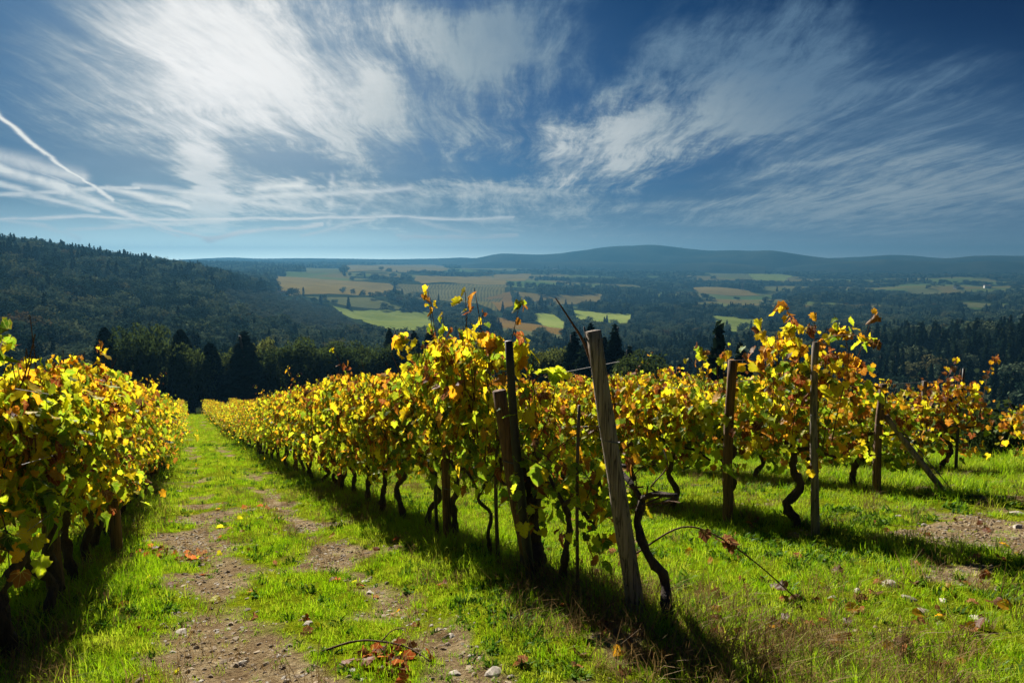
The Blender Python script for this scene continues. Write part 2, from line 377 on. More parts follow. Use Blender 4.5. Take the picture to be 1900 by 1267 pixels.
def make_leaf_mat():
    m, t, b, out = new_mat('vine_leaf'); t.nodes.remove(b)
    c = attr(t, 'leafcol'); rim = attr(t, 'rim', 'Fac')
    nz = noise(t, position(t), 38, 3, .6)
    edge = (rim * .9 + (nz - .5) * 1.1).step(.62, 1.05)
    c = mixc(t, edge * .75, c, mixc(t, .6, c, (.36, .13, .02)))
    sp = t.nodes.new('ShaderNodeSeparateXYZ'); lv = t.nodes.new('ShaderNodeAttribute'); lv.attribute_name = 'leafuv'; t.links.new(lv.outputs['Vector'], sp.inputs[0])
    lx, ly = V(t, sp.outputs[0]).ab(), V(t, sp.outputs[1])
    vn = None
    for a_ in (0.0, .62, 1.3):
        dd = ((lx * math.cos(a_) - ly * math.sin(a_)).ab()) if a_ else lx
        q = 1.0 - dd.step(.008, .035); vn = q if vn is None else vn.mx(q)
    spot = noise(t, position(t), 95, 2, .5).step(.64, .70)
    c = mixc(t, spot * .7, c, (.16, .06, .02))
    vein = mixc(t, vn * .38, c, (.70, .62, .16))
    leaf_shader(t, out, vein, .70, .5, 1.0, .014)
    return m
M_LEAF = make_leaf_mat()
def make_bark(name, c1, c2, sc=1.0, stretch=(1, 1, .12), b_=.7):
    m, t, b, out = new_mat(name)
    tcn = t.nodes.new('ShaderNodeTexCoord'); mp = t.nodes.new('ShaderNodeMapping'); t.links.new(tcn.outputs['Object'], mp.inputs[0]); mp.inputs[3].default_value = stretch
    n1 = noise(t, V(t, mp.outputs[0]), 60 * sc, 6, .65); n2 = noise(t, V(t, mp.outputs[0]), 9 * sc, 4, .6)
    mp2 = t.nodes.new('ShaderNodeMapping'); t.links.new(tcn.outputs['Object'], mp2.inputs[0]); mp2.inputs[3].default_value = (stretch[0], stretch[1], stretch[2] * .35)
    crack = (noise(t, V(t, mp2.outputs[0]), 42 * sc, 3, .5) - .5).ab().step(.0, .035)
    col = ramp(t, n1 * .6 + n2 * .4, [(.32, c1), (.66, c2)])
    col = mixc(t, (1.0 - crack) * .75, col, (.012, .009, .007)); n1 = n1 + crack * .8
    t.links.new(col.k, b.inputs['Base Color']); b.inputs['Roughness'].default_value = .9
    bump(t, b, n1 + n2, b_, .012); return m
M_VINE = make_bark('vine_bark', (.022, .014, .010), (.10, .062, .04), 1.0)
M_CANE = make_bark('cane_bark', (.07, .03, .015), (.20, .095, .04), 2.0)
M_POST = make_bark('weathered_post', (.085, .062, .045), (.40, .32, .25), 1.0, (1, 1, .05), 1.0)
M_POSTB = make_bark('brown_post', (.07, .035, .018), (.24, .13, .065), 1.0, (1, 1, .06), .8)
M_TRUNK = make_bark('tree_bark', (.03, .022, .016), (.10, .075, .055), .3)
def simple(name, c, rough=.6, metal=0.0):
    m, t, b, out = new_mat(name); nz = noise(t, position(t), 30, 4)
    col = mixc(t, nz.step(.35, .7) * .5, c, tuple(q * .55 for q in c)); t.links.new(col.k, b.inputs['Base Color'])
    b.inputs['Roughness'].default_value = rough; b.inputs['Metallic'].default_value = metal; return m
M_IRON = simple('rusty_iron', (.10, .075, .07), .6, .6)
M_DARKPOST = simple('dark_metal_post', (.035, .033, .036), .6, .3)
M_WIRE = simple('steel_wire', (.16, .15, .15), .7, .3)
def make_grass_mat(name, lo, hi, dry, dryamt, trans=.5):
    m, t, b, out = new_mat(name); t.nodes.remove(b)
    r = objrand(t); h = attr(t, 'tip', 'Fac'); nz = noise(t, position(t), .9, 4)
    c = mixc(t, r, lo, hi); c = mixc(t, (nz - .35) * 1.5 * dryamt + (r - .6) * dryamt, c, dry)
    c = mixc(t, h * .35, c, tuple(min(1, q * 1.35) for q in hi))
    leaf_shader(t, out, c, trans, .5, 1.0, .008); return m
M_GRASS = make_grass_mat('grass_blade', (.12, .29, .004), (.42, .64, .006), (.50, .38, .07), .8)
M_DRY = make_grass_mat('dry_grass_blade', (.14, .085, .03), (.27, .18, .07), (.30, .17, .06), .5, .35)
def make_ground():
    m, t, b, out = new_mat('ground')
    p = position(t); g = attr(t, 'grass', 'Fac'); far = attr(t, 'far', 'Fac')
    n1 = noise(t, p, 3.2, 8, .68); n2 = noise(t, p, 38, 5, .7); n3 = noise(t, p, .9, 4)
    soil = ramp(t, n1 * .55 + n2 * .45, [(.34, (.07, .045, .024)), (.45, (.20, .138, .076)), (.54, (.31, .235, .13)), (.66, (.48, .40, .26))])
    turf = ramp(t, n2 * .6 + n1 * .4, [(.35, (.06, .065, .008)), (.5, (.15, .19, .006)), (.62, (.24, .27, .010)), (.72, (.28, .22, .06))])
    near = mixc(t, (g + (n1 - .5) * .8).step(.3, .62), soil, turf)
    f1 = noise(t, p, .0042, 6, .6); f2 = noise(t, p, .05, 5, .65)
    wood = ramp(t, f2, [(.35, (.012, .02, .008)), (.65, (.03, .042, .014))])
    fieldc = ramp(t, noise(t, p, .0031, 2, .4) * .8 + f2 * .2, [(.36, (.07, .115, .032)), (.46, (.105, .135, .04)), (.54, (.145, .115, .04)), (.62, (.09, .125, .038))])
    wild = mixc(t, attr(t, 'open', 'Fac'), wood, fieldc)
    c = mixc(t, far, near, wild); t.links.new(c.k, b.inputs['Base Color']); b.inputs['Roughness'].default_value = .95
    b.inputs['Specular IOR Level'].default_value = 0
    n4 = noise(t, p, 14, 6, .7)
    bump(t, b, n2 * .5 + n1 + n4, 1.0, .06); return m
M_GROUND = make_ground()

# ------------------------------------------------------------------ ground: one sheet to the horizon
azs = np.concatenate([np.linspace(-180, -62, 40)[:-1], np.arange(-62, 62.001, .2), np.linspace(62, 180, 40)[1:-1]])
azs = np.radians(azs); na = len(azs)
rsr = np.concatenate([[.01, .3, .6], np.exp(np.linspace(math.log(.9), math.log(5450), 410))]); nr = len(rsr)
A, RRg = np.meshgrid(azs, rsr); gx = (RRg * np.sin(A)).ravel(); gy = (RRg * np.cos(A)).ravel(); gz = height(gx, gy)
i = np.arange(nr - 1)[:, None] * na; j = np.arange(na)[None, :]; j2 = (j + 1) % na
q = np.stack([i + j, i + j2, i + na + j2, i + na + j], -1).reshape(-1, 4)[:, ::-1]
gr = np.hypot(gx, gy); ss, ll = to_row(gx, gy)
farw = 1 - (1 - sstep(ss, 100, 125)) * (1 - sstep(ll, 17, 26)) * (1 - sstep(-ll, 30, 60))
me = mesh('ground', np.stack([gx, gy, gz], 1), q, M_GROUND, True, {'grass': ('FLOAT', grassiness(gx, gy)), 'far': ('FLOAT', farw), 'open': ('FLOAT', openness(gx, gy))})
tag(obj('ground', me), kind='structure')
GZ = gz.reshape(nr, na)
def sheet_z(x, y):                                           # height of the ground sheet itself between its vertices
    az = np.arctan2(x, y); r = np.hypot(x, y)
    a = np.interp(az, azs, np.arange(na)); b = np.interp(r, rsr, np.arange(nr))
    i = np.clip(a.astype(int), 0, na - 2); j = np.clip(b.astype(int), 0, nr - 2); fa = a - i; fb = b - j
    return (GZ[j, i] * (1 - fa) + GZ[j, i + 1] * fa) * (1 - fb) + (GZ[j + 1, i] * (1 - fa) + GZ[j + 1, i + 1] * fa) * fb

# mountains on the skyline
def make_hill_mat(name, c1, c2):
    m, t, b, out = new_mat(name); p = position(t); nz = noise(t, p, .006, 7, .65)
    c = ramp(t, nz, [(.38, c1), (.62, c2)]); t.links.new(c.k, b.inputs['Base Color']); b.inputs['Roughness'].default_value = 1.0
    b.inputs['Specular IOR Level'].default_value = 0; return m
M_HILL = make_hill_mat('wooded_mountain', (.02, .03, .025), (.05, .055, .035))
def mountain(name, prof, dist, depth, base, seed):
    pxs = np.array([p[0] for p in prof], float); pys = np.array([p[1] for p in prof], float)
    nx = 260; cx = np.linspace(pxs[0], pxs[-1], nx); top = np.interp(cx, pxs, pys)
    top = blur(np.tile(top, (2, 1)), 3, 1)[0]
    Vv = []; K = 26
    for k in range(K):
        f = k / (K - 1)
        for xx, yy in zip(cx, top):
            X, Yw, z = ray(xx, yy); hl = math.hypot(X, Yw); r = dist + (f - .5) * 2 * depth
            hz = z / hl * dist; w = math.cos((f - .5) * math.pi) ** 1.15
            ux, uy = X / hl * r, Yw / hl * r
            nz = (fbm(np.array([ux / 340.]), np.array([uy / 340.]), seed, 4)[0] - .5) * .75 * w * (1 - w ** 6)
            Vv.append((ux, uy, base + (hz - base) * (w + nz)))
    idx = np.arange(K * nx).reshape(K, nx)
    q = np.stack([idx[:-1, :-1], idx[:-1, 1:], idx[1:, 1:], idx[1:, :-1]], -1).reshape(-1, 4)
    return tag(obj(name, mesh(name, Vv, q, M_HILL, True)), kind='structure')
mountain('mountain', [(780, 500), (830, 486), (890, 478), (925, 470), (960, 471), (1000, 473), (1060, 469), (1110, 460), (1140, 456.5), (1180, 456), (1206, 453.5), (1235, 456), (1270, 461),
    (1320, 465.5), (1360, 464), (1400, 466), (1430, 464), (1450, 467), (1500, 475), (1545, 480), (1600, 486), (1700, 492), (1800, 500)], 4000, 520, -75, 1)
mountain('foothills', [(840, 494), (900, 488), (960, 485), (1020, 487), (1090, 484), (1150, 487), (1240, 489), (1330, 487), (1420, 493)], 3300, 260, -70, 7)
mountain('foothills', [(1440, 495), (1530, 489), (1600, 484), (1640, 481), (1690, 484), (1760, 488), (1830, 484), (1900, 486), (2000, 484), (2150, 490)], 3700, 260, -70, 8)
mountain('far_mountain', [(1380, 500), (1480, 482), (1560, 478), (1610, 476), (1650, 472.5), (1690, 474), (1730, 478), (1760, 480), (1800, 475), (1840, 474), (1900, 475), (2000, 470), (2200, 474), (2400, 480)], 4600, 450, -75, 2)
mountain('low_hills', [(300, 484), (370, 480), (430, 477.5), (480, 480), (560, 479), (640, 480), (720, 481), (800, 480), (860, 478), (930, 481), (1000, 486), (1100, 492)], 4300, 400, -60, 3)

# ------------------------------------------------------------------ scattering (only for what nobody could count)
LIB = {}
def library(name, meshes):
    c = bpy.data.collections.new(name)
    for k, m in enumerate(meshes):
        o = bpy.data.objects.new(f'{name}_{k:03d}', m); c.objects.link(o)
    return c
def scatter(name, coll, pos, rotz, scl, idx, tilt=None):
    n_ = len(pos); rot = np.zeros((n_, 3)); rot[:, 2] = rotz
    if tilt is not None: rot[:, :2] = tilt
    scl = np.asarray(scl, float); scl = np.repeat(scl[:, None], 3, 1) if scl.ndim == 1 else scl
    me = mesh(name, pos, [], None, False, {'rot': ('FLOAT_VECTOR', rot), 'scl': ('FLOAT_VECTOR', scl), 'pick': ('FLOAT', idx)})
    o = obj(name, me)
    g = bpy.data.node_groups.new(name, 'GeometryNodeTree')
    g.interface.new_socket('Geometry', in_out='INPUT', socket_type='NodeSocketGeometry'); g.interface.new_socket('Geometry', in_out='OUTPUT', socket_type='NodeSocketGeometry')
    N = g.nodes.new; gi = N('NodeGroupInput'); go = N('NodeGroupOutput'); ip = N('GeometryNodeInstanceOnPoints'); ci = N('GeometryNodeCollectionInfo')
    ci.inputs['Collection'].default_value = coll; ci.inputs['Separate Children'].default_value = True; ci.inputs['Reset Children'].default_value = True
    def na_(nm, ty):
        a = N('GeometryNodeInputNamedAttribute'); a.data_type = ty; a.inputs['Name'].default_value = nm; return a.outputs['Attribute']
    L = g.links.new
    L(gi.outputs[0], ip.inputs['Points']); L(ci.outputs[0], ip.inputs['Instance']); ip.inputs['Pick Instance'].default_value = True
    L(na_('pick', 'FLOAT'), ip.inputs['Instance Index']); er = N('FunctionNodeEulerToRotation'); L(na_('rot', 'FLOAT_VECTOR'), er.inputs[0])
    L(er.outputs[0], ip.inputs['Rotation']); L(na_('scl', 'FLOAT_VECTOR'), ip.inputs['Scale']); L(ip.outputs[0], go.inputs[0])
    o.modifiers.new('scatter', 'NODES').node_group = g
    return tag(o, kind='stuff')

# ------------------------------------------------------------------ grapevines
def leaf_template(kind):
    if kind == 'fine':
        pol = [(0, .08), (.10, -.10), (.30, -.17), (.42, -.05), (.57, .08), (.55, .26), (.50, .33), (.64, .48), (.52, .60), (.37, .63), (.33, .78), (.17, .92), (0, 1.04)]
    elif kind == 'mid':
        pol = [(0, .02), (.34, -.12), (.50, .18), (.58, .52), (.28, .64), (0, 1.0)]
    else:
        pol = [(0, -.05), (.5, .3), (0, 1.0)]
    right = pol; left = [(-x, y) for x, y in pol[1:-1]][::-1]
    ring = right + left
    if kind == 'far': v = np.array([(x, y, abs(x) * .35) for x, y in ring]); return v, [(0, 1, 2), (0, 2, 3)], np.array([.3, 1, 1, 1.])
    v = [(0, .36, 0)] + [(x, y, .30 * abs(x) - .22 * max(0, y - .3) ** 2 - .06 * (i % 2)) for i, (x, y) in enumerate(ring)]
    n_ = len(ring)
    f = [(0, 1 + k, 1 + (k + 1) % n_) for k in range(n_)]
    return np.array(v), f, np.array([0.] + [1.] * n_)
LEAFT = {k: leaf_template(k) for k in ('fine', 'mid', 'far')}
PAL = np.array([(.92, .68, .010), (.76, .70, .012), (.50, .62, .014), (.22, .38, .012), (.08, .17, .010), (.86, .42, .010), (.46, .17, .014), (.24, .055, .016), (.13, .05, .025)])
MIXES = {'yellow': [.19, .19, .21, .14, .07, .10, .05, .04, .01], 'green': [.13, .17, .27, .22, .10, .05, .03, .02, .01],
         'amber': [.20, .12, .13, .10, .06, .19, .11, .06, .03], 'red': [.12, .08, .08, .09, .08, .17, .17, .14, .07], 'dark': [.07, .08, .17, .24, .18, .08, .08, .06, .04]}
def leaves_mesh(name, pos, normal, tip, size, cols, kind):
    tv, tf, rim = LEAFT[kind]; n_ = len(pos)
    nz = normal / (np.linalg.norm(normal, axis=1)[:, None] + 1e-9)
    ty = tip - nz * np.sum(tip * nz, 1)[:, None]; ty /= np.linalg.norm(ty, axis=1)[:, None] + 1e-9
    tx = np.cross(ty, nz)
    curl = rng.uniform(-.6, 2.3, n_); bend = rng.normal(-.25, .4, n_)
    tvb = np.repeat(tv[None], n_, 0); tvb[..., 2] = tvb[..., 2] * curl[:, None] + bend[:, None] * tv[None, :, 1] ** 2 + rng.normal(0, .3, n_)[:, None] * tv[None, :, 0] * tv[None, :, 1]; curl = np.ones(n_)
    P = tvb * size[:, None, None]
    v = pos[:, None] + P[..., :1] * tx[:, None] + P[..., 1:2] * ty[:, None] + P[..., 2:3] * nz[:, None] * curl[:, None, None]
    v = v + rng.normal(size=v.shape) * (size * (.035 if kind == 'fine' else .02))[:, None, None]
    f = (np.array(tf)[None] + (np.arange(n_) * len(tv))[:, None, None]).reshape(-1, 3)
    return mesh(name, v.reshape(-1, 3), f, M_LEAF, False, {'leafcol': ('FLOAT_COLOR', np.repeat(cols, len(tv), 0)), 'rim': ('FLOAT', np.tile(rim, n_)), 'leafuv': ('FLOAT_VECTOR', np.tile(tv * [1, 1, 0], (n_, 1)))})
def pick_cols(n_, mixname, h=None):
    p = np.array(MIXES[mixname]); p = p / p.sum()
    k = rng.choice(len(PAL), n_, p=p)
    if h is not None:                                        # tops turn first, the heart of the vine stays green
        sw = (rng.random(n_) < np.clip((h - .62) * 1.3, 0, .5)); k = np.where(sw, rng.choice([0, 0, 5, 1, 6, 7], n_), k); sw = (rng.random(n_) < np.clip((.75 - h) * .55, 0, .38)); k = np.where(sw, rng.choice([3, 2, 2, 4, 6, 3], n_), k)
    return PAL[k] * rng.uniform(.75, 1.2, (n_, 1))
def vine_parts(kind='mid', n=520, top=1.95, bottom=.55, half=.62, mixname='yellow', shoots=7, thick=.23, lean=0.0, arms=True, trunk_h=.72, trunk_r=.045, plume=0, bare=0.0, seg_shoot=True):
    """trunk, canes and foliage meshes of one vine; local x runs along the row"""
    tb = MB(); trunk_r = trunk_r * (.72 if trunk_r < .06 else 1)
    wob = rng.normal(0, .05, (6, 2)); zz = np.linspace(-.12, trunk_h, 6)
    path = np.stack([lean * (zz / trunk_h) + wob[:, 0], wob[:, 1] * .7, zz], 1); path[0, :2] *= .3
    p = smoothpath(path, 26); p = p + rng.normal(0, trunk_r * .10, p.shape); tb.tube(p, np.linspace(trunk_r * 1.3, trunk_r * .8, 26) * (1 + .14 * np.sin(np.arange(26) * 1.15)), 11, .15)
    if arms:
        for sgn in (-1, 1):
            if rng.random() < .12: continue
            a = smoothpath([p[-1], p[-1] + np.array([sgn * .12, 0, .07]), p[-1] + np.array([sgn * .32, rng.normal(0, .03), .09 + rng.normal(0, .04)]), p[-1] + np.array([sgn * half * .95, rng.normal(0, .04), .10 + rng.normal(0, .05)])], 9)
            tb.tube(a, np.linspace(trunk_r * .75, .012, 9), 6, .1)
    cbs = []; P_ = []
    for k in range(shoots + plume):
        x0 = rng.uniform(-half, half) * .9; pl = k >= shoots
        topz = top + (rng.uniform(.1, .42) if pl else rng.normal(-.05, .12))
        x1 = x0 + rng.normal(0, .16); y1 = rng.normal(0, .16) * (1.6 if pl else 1)
        c = smoothpath([(x0 + lean * .7, rng.normal(0, .03), trunk_h + .08), ((x0 * 2 + x1) / 3 + lean * .7, rng.normal(0, .07), (trunk_h * 2 + topz) / 3), (x1, y1 * .6, trunk_h * .25 + topz * .75), (x1 + rng.normal(0, .1), y1, topz)], 10)
        cb = MB(); cb.tube(c, np.linspace(.0065, .0028, 10), 4, 0, False); cbs.append(cb.mesh('cane', M_CANE, False)) if kind != 'far' else None
        if pl or k % 2:
            m = 12 if pl else 6
            u = rng.uniform(.45 if pl else .1, 1, m) * 9; i0 = np.minimum(u.astype(int), 8); q_ = c[i0] + (c[i0 + 1] - c[i0]) * (u - i0)[:, None]
            P_.append(q_ + rng.normal(0, .035, (m, 3))); 
    pts = np.concatenate(P_) if P_ else np.zeros((0, 3))
    m = int(n * (2.05 if kind != 'far' else 1.35)) - len(pts)
    if m > 0:
        x = rng.uniform(-half - .08, half + .08, m); z = bottom + (top - bottom) * rng.beta(1.5, 1.15, m)
        ty_ = rng.normal(0, thick, m) * (1 - .35 * ((z - bottom) / (top - bottom)) ** 2)
        seedn = int(rng.integers(1e4))
        keep = fbm(x * 3.2 + seedn, z * 3.2, 2, 2) + rng.normal(0, .10, m) > .43 + bare
        keep &= z < top - .22 * (fbm(x * 2.4 + seedn, x * 0, 5, 2) - .1)
        pts = np.concatenate([pts, np.stack([x, ty_, z], 1)[keep]])
    n_ = len(pts); side = np.sign(pts[:, 1] + rng.normal(0, .12, n_))
    nrm = np.stack([rng.normal(0, .42, n_), side * rng.uniform(.35, 1.2, n_), rng.normal(.48, .38, n_)], 1)
    tip = np.stack([rng.normal(0, .36, n_), side * .25 + rng.normal(0, .2, n_), -1 + rng.normal(0, .25, n_)], 1)
    size = np.clip(rng.normal(.064, .022, n_), .028, .125) * (1.22 if kind == 'far' else 1.0)
    cols = pick_cols(n_, mixname, (pts[:, 2] - bottom) / (top - bottom))
    return tb.mesh('trunk', M_VINE), cbs, leaves_mesh('foliage', pts, nrm, tip, size, cols, kind)
def place_vine(parts, s, l, label, group, flip=False, dl=0.0, sc=1.0):
    if l < 0: l = l - .2 * (1 - float(sstep(s, 7, 18)))
    x, y = from_row(s, l + dl); z = hgt(x, y)
    o = empty('grapevine', (x, y, z), math.atan2(RC, -RS) + (math.pi if flip else 0)); o.scale = (1, 1, sc)
    tag(o, label, 'grapevine', group)
    obj('trunk', parts[0], o); obj('foliage', parts[2], o)
    for m in parts[1]: obj('cane', m, o)
    return o
ORD = ['first', 'second', 'third', 'fourth', 'fifth', 'sixth', 'seventh', 'eighth', 'ninth', 'tenth', 'eleventh', 'twelfth', 'thirteenth', 'fourteenth', 'fifteenth', 'sixteenth']
LATS = {'A': LATB - GAP, 'B': LATB, 'C': LATB + GAP, 'D': LATB + 2 * GAP, 'E': LATB + 3 * GAP, 'F': LATB + 4 * GAP}
WHERE = {'A': 'the row left of the lane', 'B': 'the row right of the lane', 'C': 'the row behind the thin grey post',
         'D': 'the row behind the braced end post', 'E': 'the reddish row beyond the brace', 'F': 'the orange row at the right edge'}
GRP = {'A': 'vines in the row left of the lane', 'B': 'vines in the row right of the lane', 'C': 'vines in the third row', 'D': 'vines in the fourth row', 'E': 'vines in the fifth row', 'F': 'vines in the sixth row'}
midlib = [vine_parts('mid', 760, rng.uniform(1.82, 2.02), rng.uniform(.5, .62), .60, mx_, 6, .24, plume=int(rng.integers(0, 2))) for mx_ in ('yellow', 'yellow', 'amber', 'green', 'amber', 'yellow', 'green', 'amber')]
farlib = [vine_parts('far', 560, rng.uniform(1.84, 2.0), rng.uniform(.42, .55), .60, mx_, 3, .26) for mx_ in ('yellow', 'amber', 'amber', 'yellow', 'amber', 'green')]
DESC = {'yellow': 'yellow', 'green': 'greenish', 'amber': 'amber', 'red': 'rusty', 'dark': 'dark'}
# (s, options) of the nearest vines, each one of its own
HERO = {
 'A': [(4.45, dict(mixname='red', n=330, top=1.66, bottom=.66, half=.5, thick=.14, bare=.04)), (5.2, dict(mixname='green', n=760, top=1.72, bottom=.76, half=.55, thick=.17, trunk_h=.75, trunk_r=.035)), (5.62, dict(mixname='yellow', n=620, top=1.78, bottom=.76, half=.5, thick=.18, trunk_r=.045)), (6.4, dict(mixname='yellow', n=950, top=1.84, bottom=.7, thick=.2, trunk_r=.045)),
       (7.2, dict(mixname='amber', n=1000, top=1.86, thick=.2, plume=1)), (8.0, dict(mixname='green', n=1000, top=1.84, thick=.2, trunk_r=.05)), (8.8, dict(mixname='amber', n=1000, top=1.94, thick=.2, plume=1)), (9.7, dict(mixname='yellow', n=950, top=1.86, thick=.2)), (10.6, dict(mixname='amber', n=900, top=1.95, thick=.2))],
 'B': [(3.78, dict(mixname='dark', n=130, top=1.05, bottom=.28, half=.40, arms=True, shoots=4, trunk_h=.55, trunk_r=.03, lean=.1, thick=.14)), (4.3, dict(mixname='dark', n=110, top=1.5, bottom=.42, half=.36, trunk_r=.07, lean=-.2, trunk_h=.75, bare=.05, thick=.16)),
       (5.2, dict(mixname='green', n=520, top=1.95, bottom=.66, half=.5, plume=3, shoots=8, trunk_r=.022, thick=.19, bare=.04)), (6.05, dict(mixname='yellow', n=900, top=2.10, bottom=.70, thick=.21, bare=.02, plume=4, shoots=9, trunk_r=.04)), (6.95, dict(mixname='green', n=1000, top=1.92, bottom=.72, thick=.2, trunk_r=.04, plume=1)), (7.8, dict(mixname='amber', n=950, top=1.85, bottom=.66, thick=.2)),
       (8.7, dict(mixname='yellow', n=950, top=1.88)), (9.6, dict(mixname='amber', n=900, top=1.9, plume=1)), (10.5, dict(mixname='green', n=900, top=1.92)), (11.4, dict(mixname='yellow', n=900, top=1.95, plume=1)), (12.3, dict(mixname='amber', n=900, top=1.95)), (13.2, dict(mixname='yellow', n=900, top=1.98))],
 'C': [(4.62, dict(mixname='amber', n=520, top=1.95, bottom=.70, half=.5, bare=.03, plume=5, trunk_r=.055, lean=.1)), (5.5, dict(mixname='green', n=560, bare=.04, top=1.66, bottom=.62, plume=1)), (6.4, dict(mixname='yellow', n=900, top=1.62, bottom=.6)), (7.3, dict(mixname='amber', n=900, top=1.62, bottom=.6, plume=1)), (8.2, dict(mixname='yellow', n=850, top=1.7, trunk_r=.05)), (9.1, dict(mixname='amber', n=850, top=1.75)), (10.0, dict(mixname='yellow', n=850, top=1.8))],
 'D': [(6.2, dict(mixname='green', n=700, top=1.38, bottom=.45, plume=0, trunk_r=.05)), (7.1, dict(mixname='green', n=760, top=1.42, bottom=.5)), (8.0, dict(mixname='yellow', n=760, top=1.5, bottom=.5)), (8.9, dict(mixname='green', n=760, top=1.6, bottom=.5))],
 'E': [(6.9, dict(mixname='red', n=330, top=1.62, bottom=.25, half=.5, plume=2, bare=.05)), (7.6, dict(mixname='amber', n=420, top=1.55, bottom=.3, bare=.03)), (8.4, dict(mixname='green', n=520, top=1.5, bottom=.3)), (9.3, dict(mixname='amber', n=560, top=1.55, bottom=.4))],
 'F': [(5.6, dict(mixname='red', n=460, top=1.1, bottom=.1)), (6.3, dict(mixname='amber', n=460, top=1.1, bottom=.1)), (6.95, dict(mixname='red', n=400, top=1.05, bottom=.1))]}
SEND = {'A': 58, 'B': 86, 'C': 60, 'D': 46, 'E': 38, 'F': 0}
for row in 'ABCDEF':
    for k, (s, kw) in enumerate(HERO[row]):
        lab = f"{DESC[kw['mixname']]} grapevine, {ORD[k]} from the near end of {WHERE[row]}"
        if row == 'B' and k == 0: lab = 'low sparse grapevine with dark leaves beside the leaning grey end post'
        if row == 'B' and k == 1: lab = 'grapevine with the thickest leaning trunk, by the crossed dark posts'
        if row == 'B' and k == 3: lab = 'tallest bushy yellow grapevine standing above the row right of the grass lane'
        if row == 'C' and k == 0: lab = 'tall amber grapevine with twisted bare trunk climbing the thin grey post'
        place_vine(vine_parts('fine', **kw), s, LATS[row], lab, GRP[row], bool(k % 2), rng.normal(0, .03))
    s = HERO[row][-1][0] + .9; c = 0
    while s < SEND[row]:
        lib = midlib if s < 24 else farlib
        lab = f"small far grapevine lost in {WHERE[row]}"
        if c + len(HERO[row]) < 16:
            lab = f"grapevine {ORD[c + len(HERO[row])]} from the near end of {WHERE[row]}"
        kk = int(rng.integers(len(lib)))
        place_vine(lib[kk], s, LATS[row], lab, GRP[row], bool(rng.integers(2)), rng.normal(0, .05), rng.uniform(.93, 1.06))
        s += .9 * rng.uniform(.93, 1.07); c += 1
pp, pr = [], []
for row, s0 in (('A', 58), ('B', 86), ('C', 60), ('D', 46), ('E', 38)):
    for s in np.arange(s0 + .5, 99 if row in 'AB' else 96, .9):
        x, y = from_row(s, LATS[row] + rng.normal(0, .05)); pp.append((x, y, hgt(x, y))); pr.append(math.atan2(RC, -RS) + math.pi * rng.integers(2))
far_vine_lib = library('vine_foliage', [p[2] for p in farlib])
scatter('distant_vines', far_vine_lib, pp, pr, rng.uniform(.95, 1.05, len(pp)), rng.integers(0, len(farlib), len(pp)))

place_vine(vine_parts('fine', n=7, top=.85, bottom=.4, half=.22, mixname='red', shoots=4, thick=.1, lean=.2, trunk_h=.6, trunk_r=.036), 2.93, LATB + .09, 'old bare vine stump with few leaves leaning against the grey end post', GRP['B'])
# posts, braces and wires
def post(name, base_s, base_l, h, r, label, mat, lean=(0, 0), group=None, tie=True, k=9, split=True, cat='post', sink=.25):
    x, y = from_row(base_s, base_l); z = hgt(x, y)
    o = empty(name, (x, y, z), math.atan2(RC, -RS)); tag(o, label, cat, group)
    b = MB(); zz = np.linspace(-sink, h, 12); f = zz / h
    pth = np.stack([lean[0] * f + .012 * np.sin(f * 5 + base_s), lean[1] * f + .010 * np.sin(f * 4), zz], 1)
    b.tube(pth, r * np.interp(f, [0, 1], [1.1, .92]), k, .045); obj('shaft', b.mesh('shaft', mat), o)
    if tie:
        for hh in (.62, .34):
            c = np.array([lean[0] * hh, lean[1] * hh, h * hh]); a = np.linspace(0, 2 * math.pi, 14)
            w = MB(); w.tube(np.stack([c[0] + np.cos(a) * r * 1.12, c[1] + np.sin(a) * r * 1.12, c[2] + .012 * np.sin(a)], 1), .0045, 4)
            obj('wire_tie', w.mesh('wire_tie', M_WIRE), o)
    return o
post('wooden_post', 3.08, LATB + .0, 1.64, .047, 'tall weathered grey wooden end post leaning left, nearest in the photo', M_POST, (.115, .25), k=14)
post('metal_post', 4.2, LATB - .12, 1.74, .032, 'dark metal post leaning beside the thickest vine trunk', M_DARKPOST, (.08, .14), tie=False)
post('wooden_post', 4.38, LATB - .02, 1.4, .055, 'short brown wooden post crossing the dark metal post', M_POSTB, (.10, .22))
post('wooden_post', 6.18, LATB - .02, 1.6, .040, 'thin dark post under the tallest yellow vine', M_POSTB, (0, 0))
post('metal_post', 6.4, LATB - .05, 1.2, .018, 'slim grey stake standing against the thin dark post', M_DARKPOST, (.02, 0), tie=False)
post('metal_post', 5.03, LATB, 1.2, .016, 'slim dark stake between the thick vine trunk and the lane', M_IRON, (0, 0), tie=False)
post('metal_post', 3.55, LATB - .12, 1.25, .011, 'thin iron rod just left of the leaning grey post', M_IRON, (.0, 0), tie=False)
post('wooden_post', 5.25, LATS['C'] - .28, 1.74, .050, 'straight brown wooden post standing clear of the leaves, right of centre', M_POSTB, (.03, 0))
post('wooden_post', 4.23, LATS['C'] - .2, 1.78, .034, 'thin grey post under the tall amber vine with the twisted trunk', M_POST, (.10, .0))
post('wooden_brace', 6.1, LATS['C'] + .6, .95, .045, 'leaning brown stump of a brace between two posts right of centre', M_POSTB, (-.1, .22), tie=False, cat='brace')
post('wooden_post', 5.73, LATS['D'] - .3, 1.44, .050, 'dark brown end post with the slanted brace beside it', M_POSTB, (.02, 0))
